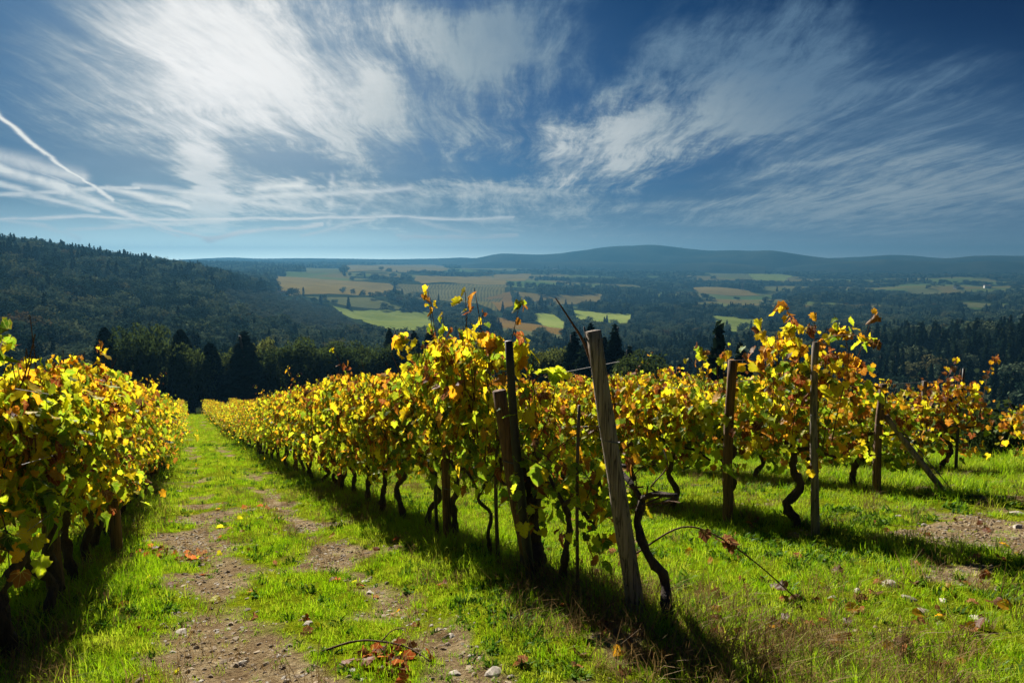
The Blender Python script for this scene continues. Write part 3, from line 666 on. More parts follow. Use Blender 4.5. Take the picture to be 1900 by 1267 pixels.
# the slanted brace: from the ground up to the braced end post
def strut(name, p, q, r, label, mat, cat):
    o = empty(name, tuple(p)); tag(o, label, cat); d = np.array(q) - np.array(p)
    b = MB(); b.tube([d * f for f in np.linspace(-.06, 1, 8)], r, 8, .05); obj('shaft', b.mesh('shaft', mat), o); return o
x, y = from_row(5.1, LATS['D'] + .16); x2, y2 = from_row(5.72, LATS['D'] - .24)
strut('wooden_brace', (x, y, hgt(x, y) - .05), (x2, y2, hgt(x2, y2) + 1.02), .038, 'slanted grey wooden brace propping the dark brown end post', M_POST, 'brace')
x, y = from_row(5.02, LATS['D'] + .16); x2, y2 = from_row(5.74, LATS['D'] - .22)
strut('guy_wire', (x, y, hgt(x, y)), (x2, y2, hgt(x2, y2) + 1.1), .006, 'taut guy wire running beside the slanted grey brace', M_WIRE, 'wire')
post('wooden_post', 7.3, LATS['E'], 1.5, .045, 'pale wooden post among the reddish vines, right of the braced post', M_POST, (.05, 0))
post('metal_post', 6.7, LATS['E'], 1.7, .022, 'slim dark post at the right-hand end of the reddish vines', M_DARKPOST, (.02, 0), tie=False)
post('wooden_post', 6.75, LATS['F'] - .1, 1.42, .045, 'grey leaning post at the right edge of the photo', M_POST, (-.16, 0))
post('wooden_post', 5.85, LATS['A'] - .2, 1.5, .055, 'thick dark post among the left-hand vines, nearest the photo edge', M_POSTB, (.05, .0))
post('wooden_post', 7.5, LATS['A'] + .06, 1.75, .05, 'dark post half hidden in the left-hand vines, topped with red leaves', M_POSTB, (0, 0))
for row, s0 in (('B', 11.5), ('A', 13.0), ('C', 10.8), ('D', 11.5)):
    for k in range(2 if row in 'CD' else 3):
        post('wooden_post', s0 + 5.2 * k, LATS[row], 1.72, .04, f'wooden post almost buried in the leaves of {WHERE[row]}', M_POSTB, (0, 0), group='posts buried in ' + GRP[row][9:], tie=False)
for row in 'ABCDE':
    s0, s1 = {'A': (4.0, 24), 'B': (3.3, 26), 'C': (4.4, 24), 'D': (5.94, 20), 'E': (6.7, 18)}[row]
    for hh, wname in ((.78, 'lowest'), (1.12, 'middle'), (1.5, 'upper')):
        if row == 'D' and hh > 1.4: continue
        pts = []
        for s in np.linspace(s0, s1, 26):
            x, y = from_row(s, LATS[row]); pts.append((x, y, hgt(x, y) + hh + .01 * math.sin(s)))
        w = MB(); w.tube(pts, .0016, 4, 0, False)
        tag(obj('trellis_wire', w.mesh('trellis_wire', M_WIRE)), f'{wname} steel trellis wire threading {WHERE[row]}', 'wire')

# a bare cane arching from the end vine down to the grass, and a shoot above the leaning post
def gpt(px, py, lift=0.0):
    x, y = near_ground(px, py); return np.array([x, y, hgt(x, y) + lift])
a0 = np.array([*from_row(3.3, LATB + .12), 0]); a0[2] = hgt(a0[0], a0[1]) + .30
e0 = gpt(1475, 1118, .03)
mid = [a0 + (e0 - a0) * f + np.array([0, 0, h_]) for f, h_ in ((.28, .26), (.5, .27), (.75, .16))]
c = MB(); pth = smoothpath([a0, *mid, e0], 24); c.tube(pth, np.linspace(.0065, .004, 24), 5)
fc = empty('fallen_cane', (0, 0, 0)); tag(fc, 'long bare brown cane arching down onto the grass right of the leaning post', 'cane')
obj('stem', c.mesh('stem', M_CANE), fc)
lp = pth[[9, 12, 13, 13, 14, 14, 22, 22, 23, 23, 23]] + rng.normal(0, .02, (11, 3))
obj('dead_leaves', leaves_mesh('dead_leaves', lp, rng.normal(size=(11, 3)), rng.normal(size=(11, 3)) - [0, 0, 1], np.full(11, .07), np.tile(PAL[8] * 1.3, (11, 1)), 'fine'), fc)
b0 = np.array([*from_row(3.16, LATB), 0.]); b0[2] = hgt(b0[0], b0[1]); 
bc = MB(); top0 = b0 + np.array([-.27, .10, 1.56]); bc.tube(smoothpath([top0 - np.array([-.09, 0, .25]), top0, top0 + np.array([-.07, .02, .12]), top0 + np.array([-.17, .03, .27])], 10), np.linspace(.012, .004, 10), 5)
tag(obj('dead_cane', bc.mesh('dead_cane', M_CANE)), 'dead brown shoot sticking up behind the top of the leaning grey post', 'cane')
# long shoots waving off the tall third-row vine and the left-hand rows
def shoot(ctrl, nleaf, label, mixname='amber', size=.095, spread=.5):
    p = smoothpath(ctrl, 22); o = empty('vine_shoot', tuple(p[0])); tag(o, label, 'vine shoot'); q = p - p[0]
    b = MB(); b.tube(q, np.linspace(.006, .0025, 22), 4, 0, False); obj('stem', b.mesh('stem', M_CANE, False), o)
    i_ = rng.uniform(22 * (1 - spread), 21.9, nleaf).astype(int); lp = q[i_] + rng.normal(0, .03, (nleaf, 3))
    obj('leaves', leaves_mesh('leaves', lp, rng.normal(size=(nleaf, 3)) + [0, -.6, .2], rng.normal(size=(nleaf, 3)) * .5 - [0, 0, 1], rng.uniform(.8, 1.15, nleaf) * size, pick_cols(nleaf, mixname), 'fine'), o)
def at(px, py, s=None, l=None):                              # the point of a row plane seen at a pixel
    x, y, z = ray(px, py); k = l / (RC * x + RS * y); return np.array([x, y, z]) * k
LC = LATS['C']
shoot([at(1470, 690, l=LC), at(1500, 640, l=LC), at(1545, 618, l=LC + .05), at(1590, 603, l=LC + .1)], 13, 'amber shoot arching right over the forest, longest from the tall third-row vine', 'amber', .08)
shoot([at(1480, 690, l=LC - .1), at(1530, 632, l=LC - .1), at(1585, 622, l=LC - .1), at(1618, 640, l=LC - .1)], 9, 'thin drooping shoot just below the amber shoot over the forest', 'amber', .075, .35)
shoot([at(1465, 720, l=LC), at(1462, 660, l=LC), at(1466, 615, l=LC), at(1470, 597, l=LC)], 20, 'upright leafy shoot crowning the tall third-row vine', 'yellow', .09, .8)
shoot([at(1440, 740, l=LC), at(1430, 700, l=LC), at(1400, 670, l=LC), at(1368, 668, l=LC)], 20, 'leafy shoot leaning left off the tall third-row vine', 'amber', .09, .8)
shoot([at(1300, 730, l=LC), at(1302, 700, l=LC), at(1303, 670, l=LC), at(1304, 650, l=LC)], 6, 'single thin shoot with orange tip left of the straight brown post', 'amber', .085, .4)
shoot([at(775, 700, l=LATB), at(760, 660, l=LATB), at(746, 635, l=LATB), at(740, 622, l=LATB)], 9, 'yellow shoot poking up at the left of the tallest vine', 'yellow', .10, .35)
shoot([at(850, 660, l=LATB), at(880, 640, l=LATB), at(905, 628, l=LATB), at(918, 632, l=LATB)], 8, 'yellow shoot nodding right above the tallest vine', 'yellow', .10, .3)
shoot([at(940, 720, l=LATB), at(955, 680, l=LATB), at(964, 650, l=LATB), at(968, 628, l=LATB)], 16, 'leafy yellow shoot beside the top of the dark metal post', 'yellow', .10, .7)
shoot([at(985, 720, l=LATB), at(1005, 690, l=LATB), at(1022, 688, l=LATB), at(1038, 692, l=LATB)], 6, 'short shoot with two yellow leaves between dark post and leaning post', 'yellow', .085, .3)
shoot([at(1795, 760, l=LATS['E']), at(1812, 745, l=LATS['E']), at(1825, 745, l=LATS['E']), at(1840, 770, l=LATS['E'])], 7, 'drooping shoot at the right end of the reddish vines', 'amber', .085, .4)
shoot([at(-30, 760, l=LATS['A']), at(-12, 690, l=LATS['A']), at(-2, 650, l=LATS['A']), at(8, 625, l=LATS['A'])], 8, 'bright yellow shoot rising at the left edge above the vines', 'yellow', .07, .35)
shoot([at(-20, 930, l=LATS['A'] - .1), at(0, 950, l=LATS['A'] - .1), at(12, 990, l=LATS['A'] - .08), at(18, 1060, l=LATS['A'] - .06)], 12, 'rust coloured leaves hanging at the left edge near the ground', 'red', .07, .9)
#MORE
# ------------------------------------------------------------------ grass, gravel, stones and fallen leaves
def tuft(nb, h, w, spread, droop, mat, name):
    a = rng.uniform(0, 2 * math.pi, nb); p = rng.normal(0, spread, (nb, 2)); hh = h * rng.uniform(.55, 1.15, nb)
    d = np.stack([np.cos(a), np.sin(a)], 1); sd = np.stack([-d[:, 1], d[:, 0]], 1); k = rng.uniform(.2, 1.0, nb) * droop
    def pt(f, ww):
        c = np.concatenate([p + d * (hh * k * f ** 1.8)[:, None], (hh * (f - .35 * k * f ** 2.2))[:, None]], 1)
        o = np.concatenate([sd * (w * ww / 2), np.zeros((nb, 1))], 1); return c - o, c + o
    l0, r0 = pt(-.06, 1); l1, r1 = pt(.5, .85); tp = pt(1, 0)[0]
    v = np.stack([l0, r0, l1, r1, tp], 1).reshape(-1, 3); b5 = (np.arange(nb) * 5)[:, None, None]
    f = (np.array([(0, 1, 3), (0, 3, 2), (2, 3, 4)])[None] + b5).reshape(-1, 3)
    return mesh(name, v, f, mat, False, {'tip': ('FLOAT', np.tile([0, 0, .5, .5, 1.], nb))})
GL = [tuft(18, .055, .0040, .035, 1.0, M_GRASS, 'grass') for _ in range(4)] + [tuft(22, .085, .0046, .04, .9, M_GRASS, 'grass') for _ in range(3)] + [tuft(26, .18, .0055, .05, 1.1, M_GRASS, 'grass') for _ in range(2)]
DL = [tuft(26, .22, .0035, .06, 1.1, M_DRY, 'grass') for _ in range(3)]
M_WEED = make_grass_mat('weed_leaf', (.03, .09, .006), (.10, .22, .010), (.22, .20, .04), .4)
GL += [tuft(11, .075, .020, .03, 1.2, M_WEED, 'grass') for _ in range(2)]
glib = library('grass_tufts', GL); dlib = library('dry_tufts', DL)
def polar(n_, r0, r1, az0=-42, az1=42):
    r = np.sqrt(rng.uniform(r0 * r0, r1 * r1, n_)); a = np.radians(rng.uniform(az0, az1, n_)); return r * np.sin(a), r * np.cos(a)
gp, gs, gi_ = [], [], []
for r0, r1, dn, sc in ((1.6, 4.5, 460, .78), (4.5, 8, 230, .95), (8, 16, 95, 1.15), (16, 34, 22, 1.6), (34, 104, 5, 2.6)):
    n_ = int(dn * (r1 * r1 - r0 * r0) * R(84) / 2); x, y = polar(n_, r0, r1); s_, l_ = to_row(x, y)
    g = grassiness(x, y); rowd = np.abs((l_ - LATB + GAP / 2) % GAP - GAP / 2); under = np.exp(-(rowd / .35) ** 2)
    ok = (g + under * .25 + .10 > rng.random(n_) * .95 + .03) & (l_ < 30) & (s_ < 100)
    if r0 > 30: ok &= (l_ > -2) & (l_ < 14)
    x, y, g, under, s_, l_ = (q[ok] for q in (x, y, g, under, s_, l_)); m = len(x)
    k = rng.integers(0, 4, m); up = rng.random(m); lush = fbm(x * .9, y * .9, 77, 3)
    k = np.where(up < .16 + .5 * np.clip(lush - .45, 0, 1) + .30 * under, rng.integers(4, 7, m), k)
    k = np.where((up < .16 * under * (r0 < 30)) | ((l_ > 9.2) & (up < .22) & (s_ > 4.5)), rng.integers(7, 9, m), k)
    if r0 < 30: k = np.where((rng.random(m) < .05 + .22 * sstep(fbm(x * .7, y * .7, 123, 3), .52, .66)), rng.integers(9, 11, m), k)
    gp.append(np.stack([x, y, sheet_z(x, y) - .004], 1)); gs.append(sc * rng.uniform(.6, 1.25, m) * (.55 + .5 * g)); gi_.append(k)
gp = np.concatenate(gp); gs = np.concatenate(gs); gi_ = np.concatenate(gi_)
scatter('grass', glib, gp, rng.uniform(0, 6.28, len(gp)), gs, gi_, rng.normal(0, .12, (len(gp), 2)))
x, y = polar(17000, 2.0, 16); s_, l_ = to_row(x, y); rowd = np.abs((l_ - LATB + GAP / 2) % GAP - GAP / 2)
dryp = .09 * sstep(fbm(x * .55, y * .55, 88, 3), .54, .66)
endb = dryp + np.exp(-(((s_ - 3.0) / 1.0) ** 2 + ((l_ - LATB - .05) / .42) ** 2)) * 2.6 + np.exp(-(((s_ - 1.9) / .55) ** 2 + ((l_ - 2.75) / .4) ** 2)) * 1.2
ok = (np.exp(-(rowd / .22) ** 2) * .30 + endb + .025 > rng.random(len(x))) & (l_ < 13); x, y = x[ok], y[ok]
scatter('dry_grass', dlib, np.stack([x, y, sheet_z(x, y) - .005], 1), rng.uniform(0, 6.28, len(x)), rng.uniform(.5, 1.15, len(x)), rng.integers(0, 3, len(x)), rng.normal(0, .2, (len(x), 2)))

def make_stone_mat(name, c1, c2):
    m, t, b, out = new_mat(name); r = objrand(t); nz = noise(t, position(t), 60, 5, .65)
    c = mixc(t, r, c1, c2); c = mixc(t, nz.step(.35, .7) * .5, c, (.12, .085, .055)); t.links.new(c.k, b.inputs['Base Color']); b.inputs['Roughness'].default_value = .9; return m
M_STONE = make_stone_mat('limestone', (.24, .20, .15), (.52, .47, .40))
M_WSTONE = make_stone_mat('white_limestone', (.42, .37, .30), (.55, .50, .42))
import bmesh
def rock(name, mat, seed, sub=2):
    bm = bmesh.new(); bmesh.ops.create_icosphere(bm, subdivisions=sub, radius=1)
    q = np.random.default_rng(seed); dirs = q.normal(size=(9, 3)); dirs /= np.linalg.norm(dirs, axis=1)[:, None]; cut = q.uniform(.34, .80, 9)
    for v in bm.verts:
        for d, c in zip(dirs, cut):
            e = v.co.dot(Vector(d)) - c
            if e > 0: v.co -= Vector(d) * e
        v.co *= 1 + q.normal() * .03
    me = bpy.data.meshes.new(name); bm.to_mesh(me); bm.free(); me.materials.append(mat); return me
ROCKS = [rock('stone', M_STONE, k) for k in range(5)]; WROCK = [rock('stone', M_WSTONE, 20 + k) for k in range(3)]
x, y = polar(42000, 1.6, 13); s_, l_ = to_row(x, y); g = grassiness(x, y)
ok = ((1 - g) ** 2 * (.30 + .8 * (fbm(x * 2, y * 2, 91, 3) > .5)) > rng.random(len(x)) + .02) & (l_ < 13)
x, y = x[ok], y[ok]; sz = .004 + .016 * rng.random(len(x)) ** 3.5
scatter('gravel', library('pebbles', ROCKS), np.stack([x, y, sheet_z(x, y)], 1), rng.uniform(0, 6.28, len(x)), np.stack([sz * rng.uniform(.8, 1.6, len(x)), sz, sz * rng.uniform(.4, .7, len(x))], 1), rng.integers(0, 5, len(x)))
M_CLOD = make_stone_mat('earth_clod', (.19, .135, .075), (.40, .31, .20))
CLOD = [rock('clod', M_CLOD, 40 + k, 2) for k in range(5)]
x, y = polar(70000, 1.6, 11); s_, l_ = to_row(x, y); g = grassiness(x, y)
ok = ((1 - g) ** 2 * .6 > rng.random(len(x)) + .02) & (l_ < 12); x, y = x[ok], y[ok]; sz = .006 + .022 * rng.random(len(x)) ** 2.5
scatter('earth', library('clods', CLOD), np.stack([x, y, sheet_z(x, y)], 1), rng.uniform(0, 6.28, len(x)), np.stack([sz * rng.uniform(.9, 1.5, len(x)), sz, sz * rng.uniform(.4, .8, len(x))], 1), rng.integers(0, 5, len(x)))
STN = [(1649, 1086, .085, 1, 'largest white stone lying in the grass at lower right'), (1590, 1096, .045, 1, 'small pale stone left of the largest white stone'), (1544, 1110, .032, 1, 'little white stone on the earth, leftmost at lower right'),
       (1686, 1114, .05, 0, 'flat brown stone just below the largest white stone'), (1750, 1116, .04, 1, 'pale stone right of the largest white stone'), (1817, 1150, .06, 1, 'whitish stone on the bare patch near the right edge'),
       (1715, 1136, .05, 0, 'tan stone at the left of the bare patch at lower right'), (1888, 980, .07, 1, 'pale stone at the right edge beyond the shadow strip'), (1717, 974, .05, 0, 'tan stone on the earth beyond the shadow strip, by the brace'),
       (1883, 954, .08, 0, 'darker stone at the right edge, farthest back'), (1665, 958, .045, 0, 'small tan stone left of the brace foot shadow'), (337, 1172, .045, 1, 'pale stone in the left wheel track near the bottom'),
       (570, 1160, .04, 0, 'flat tan stone in the grass strip of the lane'), (453, 1230, .04, 1, 'pale stone at the bottom of the left wheel track'), (677, 1080, .045, 1, 'upper of two pale stones in the right wheel track'),
       (688, 1101, .042, 1, 'lower of two pale stones in the right wheel track'), (837, 1181, .04, 1, 'white oval stone right of the wheel track, near the bottom'), (843, 1249, .035, 1, 'white stone at the bottom edge below the lane'), (915, 1252, .055, 0, 'grey brown stone at the bottom edge beside the grass')]
for k, (px, py, sz, wh, lab) in enumerate(STN):
    p = gpt(px, py); o = obj('stone', (WROCK if wh else ROCKS)[k % 3], None, (p[0], p[1], p[2] - sz * .02)); o.scale = (sz * 1.25, sz * .9, sz * .5); o.rotation_euler = (rng.normal(0, .15), rng.normal(0, .15), rng.uniform(0, 6.28))
    tag(o, lab, 'stone', 'loose stones on the ground')
FALL = [leaves_mesh('fallen_leaf', np.zeros((1, 3)) + [0, 0, .012], np.array([[rng.normal(0, .25), rng.normal(0, .25), 1.]]), np.array([[0, 1., 0]]), np.array([1.]), c[None], 'fine') for c in
        [PAL[7] * 1.3, PAL[6], PAL[7], PAL[8] * 1.6, PAL[5] * .8, np.array((.42, .10, .03)), PAL[1]]]
def fallen(px, py, k, size, lab, group):
    p = gpt(px, py); o = obj('fallen_leaf', FALL[k], None, (p[0], p[1], p[2] + .018)); o.scale = (size,) * 3; o.rotation_euler = (rng.normal(0, .45), rng.normal(0, .45), rng.uniform(0, 6.28)); tag(o, lab, 'leaf', group)
for _ in range(30):
    fallen(rng.normal(712, 36), rng.normal(1228, 15), int(rng.choice([0, 0, 2, 3, 5, 5])), rng.uniform(.045, .085), 'curled rust red leaf in the heap beside the dead twig at bottom centre', 'leaves heaped by the twig')
for _ in range(26):
    fallen(rng.normal(325, 42), rng.normal(1030, 7), int(rng.choice([0, 2, 3, 3, 5])), rng.uniform(.05, .085), 'dark red leaf drifted across the lane beside the left-hand vines', 'leaves drifted by the left-hand vines')
fallen(410, 1029, 6, .10, 'yellow leaf lying at the end of the dark red leaf drift', 'single fallen leaves')
fallen(332, 914, 5, .09, 'bright red leaf against the grass at the left side of the lane', 'single fallen leaves')
fallen(1048, 1130, 5, .085, 'orange red leaf on the dark ground left of the leaning post', 'single fallen leaves')
fallen(1345, 1185, 3, .10, 'dark curled leaf on the dry grass at bottom right of centre', 'single fallen leaves')
for _ in range(70):
    l_ = rng.normal(.6, .8); s_ = rng.uniform(3.2, 12); x, y = from_row(s_, l_); px, py, d = proj(x, y, hgt(x, y))
    if 0 < px < 1900 and py < 1260: fallen(px, py, int(rng.choice([0, 2, 3, 3, 4, 6])), rng.uniform(.05, .08), 'dead vine leaf lying singly in the grass lane', 'leaves scattered on the lane')
for _ in range(130):
    fallen(rng.uniform(960, 1890), rng.uniform(960, 1250), int(rng.choice([2, 3, 3, 3, 4])), rng.uniform(.045, .08), 'dead brown leaf lying singly in the grass right of the leaning post', 'leaves scattered at right')
b = MB(); tw = smoothpath([gpt(598, 1216, .02), gpt(660, 1206, .05), gpt(715, 1208, .05), gpt(762, 1216, .04), gpt(800, 1236, .02)], 16); b.tube(tw, np.linspace(.007, .003, 16), 5, .1)
b.tube(smoothpath([tw[7], tw[7] + np.array([.05, .06, .03]), tw[7] + np.array([.12, .10, .02])], 6), np.linspace(.004, .002, 6), 4)
tag(obj('dead_twig', b.mesh('dead_twig', M_CANE)), 'dead brown twig lying across the lane beside the heap of red leaves', 'twig')

# ------------------------------------------------------------------ trees
def make_tree_mat(name, stops, trans=.35):
    m, t, b, out = new_mat(name); t.nodes.remove(b); r = objrand(t); tone = attr(t, 'tone', 'Fac')
    c = ramp(t, r, stops); nz = noise(t, position(t), .45, 3)
    k = tone * .55 + .65 + (nz - .5) * .6
    n = t.nodes.new('ShaderNodeVectorMath'); n.operation = 'SCALE'; t.links.new(c.k, n.inputs[0]); t.links.new(k.k, n.inputs['Scale'])
    leaf_shader(t, out, V(t, n.outputs[0]), trans, .5, 1.0, .0); return m
M_BROAD = make_tree_mat('broadleaf_foliage', [(0, (.010, .026, .018)), (.3, (.024, .048, .030)), (.6, (.068, .102, .060)), (.9, (.125, .16, .085)), (.98, (.12, .12, .05)), (1, (.11, .08, .035))], .2)
M_CON = make_tree_mat('conifer_foliage', [(0, (.009, .019, .010)), (.6, (.015, .029, .014)), (1, (.026, .038, .016))], .15)
M_OLIVE = make_tree_mat('olive_foliage', [(0, (.055, .075, .050)), (1, (.09, .105, .07))], .25)
M_OAK = make_tree_mat('oak_foliage', [(0, (.024, .042, .012)), (.6, (.055, .08, .02)), (1, (.13, .15, .035))], .48)
def crown_mesh(name, pn, size, mat, flat=.0):
    pts, on = pn; n_ = len(pts); nr_ = rng.normal(size=(n_, 3)) * .55 + on; nr_[:, 2] += flat; nr_ /= np.linalg.norm(nr_, axis=1)[:, None]
    a = rng.normal(size=(n_, 3)); a -= nr_ * np.sum(a * nr_, 1)[:, None]; a /= np.linalg.norm(a, axis=1)[:, None]; b_ = np.cross(nr_, a)
    sz = (size * rng.uniform(.6, 1.3, n_))[:, None]
    v = np.stack([pts - a * sz, pts - b_ * sz * .45, pts + a * sz, pts + b_ * sz * .5 + nr_ * sz * .25], 1).reshape(-1, 3)
    return mesh(name, v, np.arange(n_ * 4).reshape(-1, 4), mat, False, {'tone': ('FLOAT', np.repeat(rng.random(n_), 4))})
def shell(n_, c, rad, inner=.55):
    d = rng.normal(size=(n_, 3)); d /= np.linalg.norm(d, axis=1)[:, None]; r = rng.uniform(inner ** 3, 1, n_) ** (1 / 3) * (1 + .12 * np.sin(d[:, :1] * 5 + d[:, 2:] * 4)).ravel()
    return np.concatenate([np.asarray(c) + d * r[:, None] * np.asarray(rad), d], 1)
def broad_pts(n_, H, Wd, nl):
    P = []; cl = [(0, 0, H * .62)]
    for k in range(nl):
        a = k * 2.4 + rng.normal(0, .4); z = H * rng.uniform(.30, .84); w = Wd * .5 * math.sqrt(max(.12, 1 - ((z / H - .5) / .52) ** 2)) * .62
        cl.append((math.cos(a) * w, math.sin(a) * w, z))
    for k, c in enumerate(cl):
        rr = Wd * (.34 if k == 0 else rng.uniform(.17, .27)); P.append(shell(int(n_ * (.22 if k == 0 else .78 / nl)), c, (rr, rr, rr * rng.uniform(.75, 1.1)), .6))
    p = np.concatenate(P); p[:, 2] = np.clip(p[:, 2], H * .05, None); return p[:, :3], p[:, 3:]
def cone_pts(n_, H, Wd, tiers=9, lo=.06):
    z = 1 - np.sqrt(rng.uniform(0, 1, n_)) * (1 - lo); ph = rng.uniform(0, 6.28, n_)
    saw = .62 + .38 * (1 - ((z * tiers) % 1)); lob = 1 + .16 * np.sin(ph * 5 + z * 9) + .1 * np.sin(ph * 3 - z * 17)
    r = Wd * .5 * (1 - z) ** .85 * saw * lob * rng.uniform(.55, 1, n_) ** .5
    return np.stack([r * np.cos(ph), r * np.sin(ph), z * H - r * .18], 1), np.stack([np.cos(ph), np.sin(ph), ph * 0 + .9], 1)
def spindle_pts(n_, H, Wd):
    z = rng.uniform(.03, 1, n_); ph = rng.uniform(0, 6.28, n_)
    r = Wd * .5 * np.minimum(1, np.sin(np.clip(z, 0, 1) * math.pi) ** .5 * (1.1 - .35 * z)) * (1 + .14 * np.sin(ph * 4 + z * 11)) * rng.uniform(.6, 1, n_) ** .5
    return np.stack([r * np.cos(ph), r * np.sin(ph), z * H], 1), np.stack([np.cos(ph), np.sin(ph), ph * 0 + .4], 1)
def trunk_mesh(H, r, limbs=0, lean=.0):
    b = MB(); p = smoothpath([(0, 0, -.6), (rng.normal(0, .1), rng.normal(0, .1), H * .45), (rng.normal(0, .25), rng.normal(0, .25), H)], 9); b.tube(p, np.linspace(r, r * .35, 9), 7, .08)
    for k in range(limbs):
        a = k * 2.2 + rng.normal(0, .3); q = p[3 + k % 4]; L_ = H * rng.uniform(.35, .5)
        b.tube(smoothpath([q, q + np.array([math.cos(a) * L_ * .45, math.sin(a) * L_ * .45, L_ * .3]), q + np.array([math.cos(a) * L_ * .8, math.sin(a) * L_ * .8, L_ * .75])], 6), np.linspace(r * .45, r * .12, 6), 5, .08)
    return b.mesh('trunk', M_TRUNK)
# near kinds, unit sized 10 m tall
NEAR = {'oak_tree': [(crown_mesh('crown', broad_pts(5200, 10, 8.2, 15), .26, M_OAK), trunk_mesh(7, .28, 6)) for _ in range(4)],
        'conifer_tree': [(crown_mesh('crown', cone_pts(5600, 10, 4.4, 9), .26, M_CON), trunk_mesh(9.6, .20)) for _ in range(3)],
        'cypress_tree': [(crown_mesh('crown', spindle_pts(4200, 10, 2.6), .20, M_CON), trunk_mesh(8, .18)) for _ in range(2)],
        'shrub': [(crown_mesh('crown', broad_pts(3600, 10, 11, 12), .34, M_OAK), trunk_mesh(6, .25, 6)) for _ in range(2)]}
FARK = {'broadleaf_tree': [(crown_mesh('crown', broad_pts(620, 10, 10.2, 9), .62, M_BROAD), trunk_mesh(6, .25)) for _ in range(6)],
        'conifer_tree': [(crown_mesh('crown', cone_pts(460, 10, 3.9, 7), .68, M_CON), trunk_mesh(9, .2)) for _ in range(4)],
        'olive_tree': [(crown_mesh('crown', broad_pts(380, 10, 10.5, 8), .8, M_OLIVE), trunk_mesh(6, .4)) for _ in range(3)],
        'cypress_tree': [(crown_mesh('crown', spindle_pts(300, 10, 2.5), .55, M_CON), trunk_mesh(8, .2)) for _ in range(2)]}
def tree(kind, lib, k, x, y, z, h, wide, label, group, cat='tree'):
    o = empty(kind, (x, y, z - .2), rng.uniform(0, 6.28)); o.scale = (h / 10 * wide, h / 10 * wide, h / 10); tag(o, label, cat, group)
    m = lib[kind][k % len(lib[kind])]; obj('trunk', m[1], o); obj('crown', m[0], o); return o
BELT = [(176, 668, 'oak_tree', 112, 1.0), (193, 606, 'cypress_tree', 108, 1.0), (213, 640, 'oak_tree', 112, .8), (246, 600, 'oak_tree', 106, .8), (277, 596, 'oak_tree', 112, .75), (300, 640, 'oak_tree', 118, .8),
        (334, 610, 'cypress_tree', 114, 1.1), (352, 632, 'oak_tree', 108, .75), (372, 648, 'oak_tree', 118, .8), (389, 634, 'cypress_tree', 110, 1.3), (405, 655, 'oak_tree', 122, .9), (420, 640, 'oak_tree', 112, .75), (452, 612, 'conifer_tree', 108, 1.9), (476, 610, 'oak_tree', 115, .75),
        (515, 634, 'oak_tree', 108, .85), (545, 640, 'oak_tree', 118, .75), (572, 622, 'oak_tree', 110, .9), (606, 618, 'oak_tree', 114, .85), (640, 634, 'oak_tree', 108, .9), (672, 628, 'oak_tree', 114, .8), (700, 640, 'oak_tree', 108, .75),
        (722, 606, 'conifer_tree', 116, 1.1), (744, 625, 'oak_tree', 110, .8), (768, 610, 'conifer_tree', 118, 1.2), (797, 604, 'conifer_tree', 110, 1.3), (825, 628, 'oak_tree', 116, .8), (860, 636, 'oak_tree', 108, .8), (893, 622, 'oak_tree', 116, .75),
        (925, 634, 'oak_tree', 110, .9), (960, 640, 'oak_tree', 104, .85), (1000, 640, 'oak_tree', 110, .9), (1036, 636, 'oak_tree', 106, .8), (1066, 612, 'conifer_tree', 98, 1.5), (1096, 596, 'conifer_tree', 94, 1.35), (1122, 622, 'conifer_tree', 100, 1.4), (1141, 598, 'conifer_tree', 92, 1.15),
        (1168, 640, 'conifer_tree', 104, 1.4), (1232, 690, 'oak_tree', 84, .8), (1262, 672, 'conifer_tree', 90, 1.3), (1290, 690, 'oak_tree', 80, .8), (1330, 700, 'oak_tree', 76, .9), (1400, 705, 'oak_tree', 78, 1.0), (1440, 690, 'conifer_tree', 88, 1.4), (1560, 712, 'oak_tree', 70, 1.0), (1610, 720, 'conifer_tree', 78, 1.4), (1700, 715, 'oak_tree', 74, 1.0), (1760, 705, 'conifer_tree', 82, 1.4)]
for k in range(26):                                          # the dark second line closing the gaps low down
    BELT.append((150 + k * 41 + rng.normal(0, 8), rng.uniform(655, 690), 'oak_tree', rng.uniform(116, 124), 1.15))
POS = lambda px: 'at its left end' if px < 360 else 'behind the far vines' if px < 700 else 'behind the tallest vine' if px < 980 else 'behind the leaning post' if px < 1180 else 'at its right end'
KN = {'oak_tree': 'bushy dark green tree', 'conifer_tree': 'pointed dark conifer', 'cypress_tree': 'slender black-green cypress'}
for k, (px, py, kind, r, wide) in enumerate(BELT):
    X, Yw, zz_ = ray(px, py); hl = math.hypot(X, Yw); x, y = X / hl * r, Yw / hl * r; z = float(sheet_z(np.array([x]), np.array([y]))[0]); h = max(5.0, zz_ / hl * r - z)
    if px < 1200: tree(kind, NEAR, k, x, y, z, h, wide * 1.1 * (9.5 / h if kind == 'oak_tree' and h > 9.5 else 1), f'{KN[kind]} in the dark belt below the vines, {POS(px)}', 'dark tree belt below the vineyard ' + POS(px))
    else: tree(kind, NEAR, k, x, y, z, h, wide, f'{KN[kind]} showing just above the vine tops right of the leaning post', 'trees above the vine tops at right')
def shrub(px, py, r, wide, lab):
    X, Yw, zz_ = ray(px, py); hl = math.hypot(X, Yw); x, y = X / hl * r, Yw / hl * r; z = float(sheet_z(np.array([x]), np.array([y]))[0])
    tree('shrub', NEAR, int(px) % 2, x, y, z, max(1.2, zz_ / hl * r - z), wide, lab, 'shrubs behind the vines', 'shrub')
shrub(1195, 655, 80, .85, 'round olive green bushy tree between the leaning post and straight post')
shrub(1845, 760, 24, .8, 'dark shrub behind the gap before the orange row at right')
shrub(1800, 745, 30, .8, 'grey green shrub behind the end of the reddish vines')
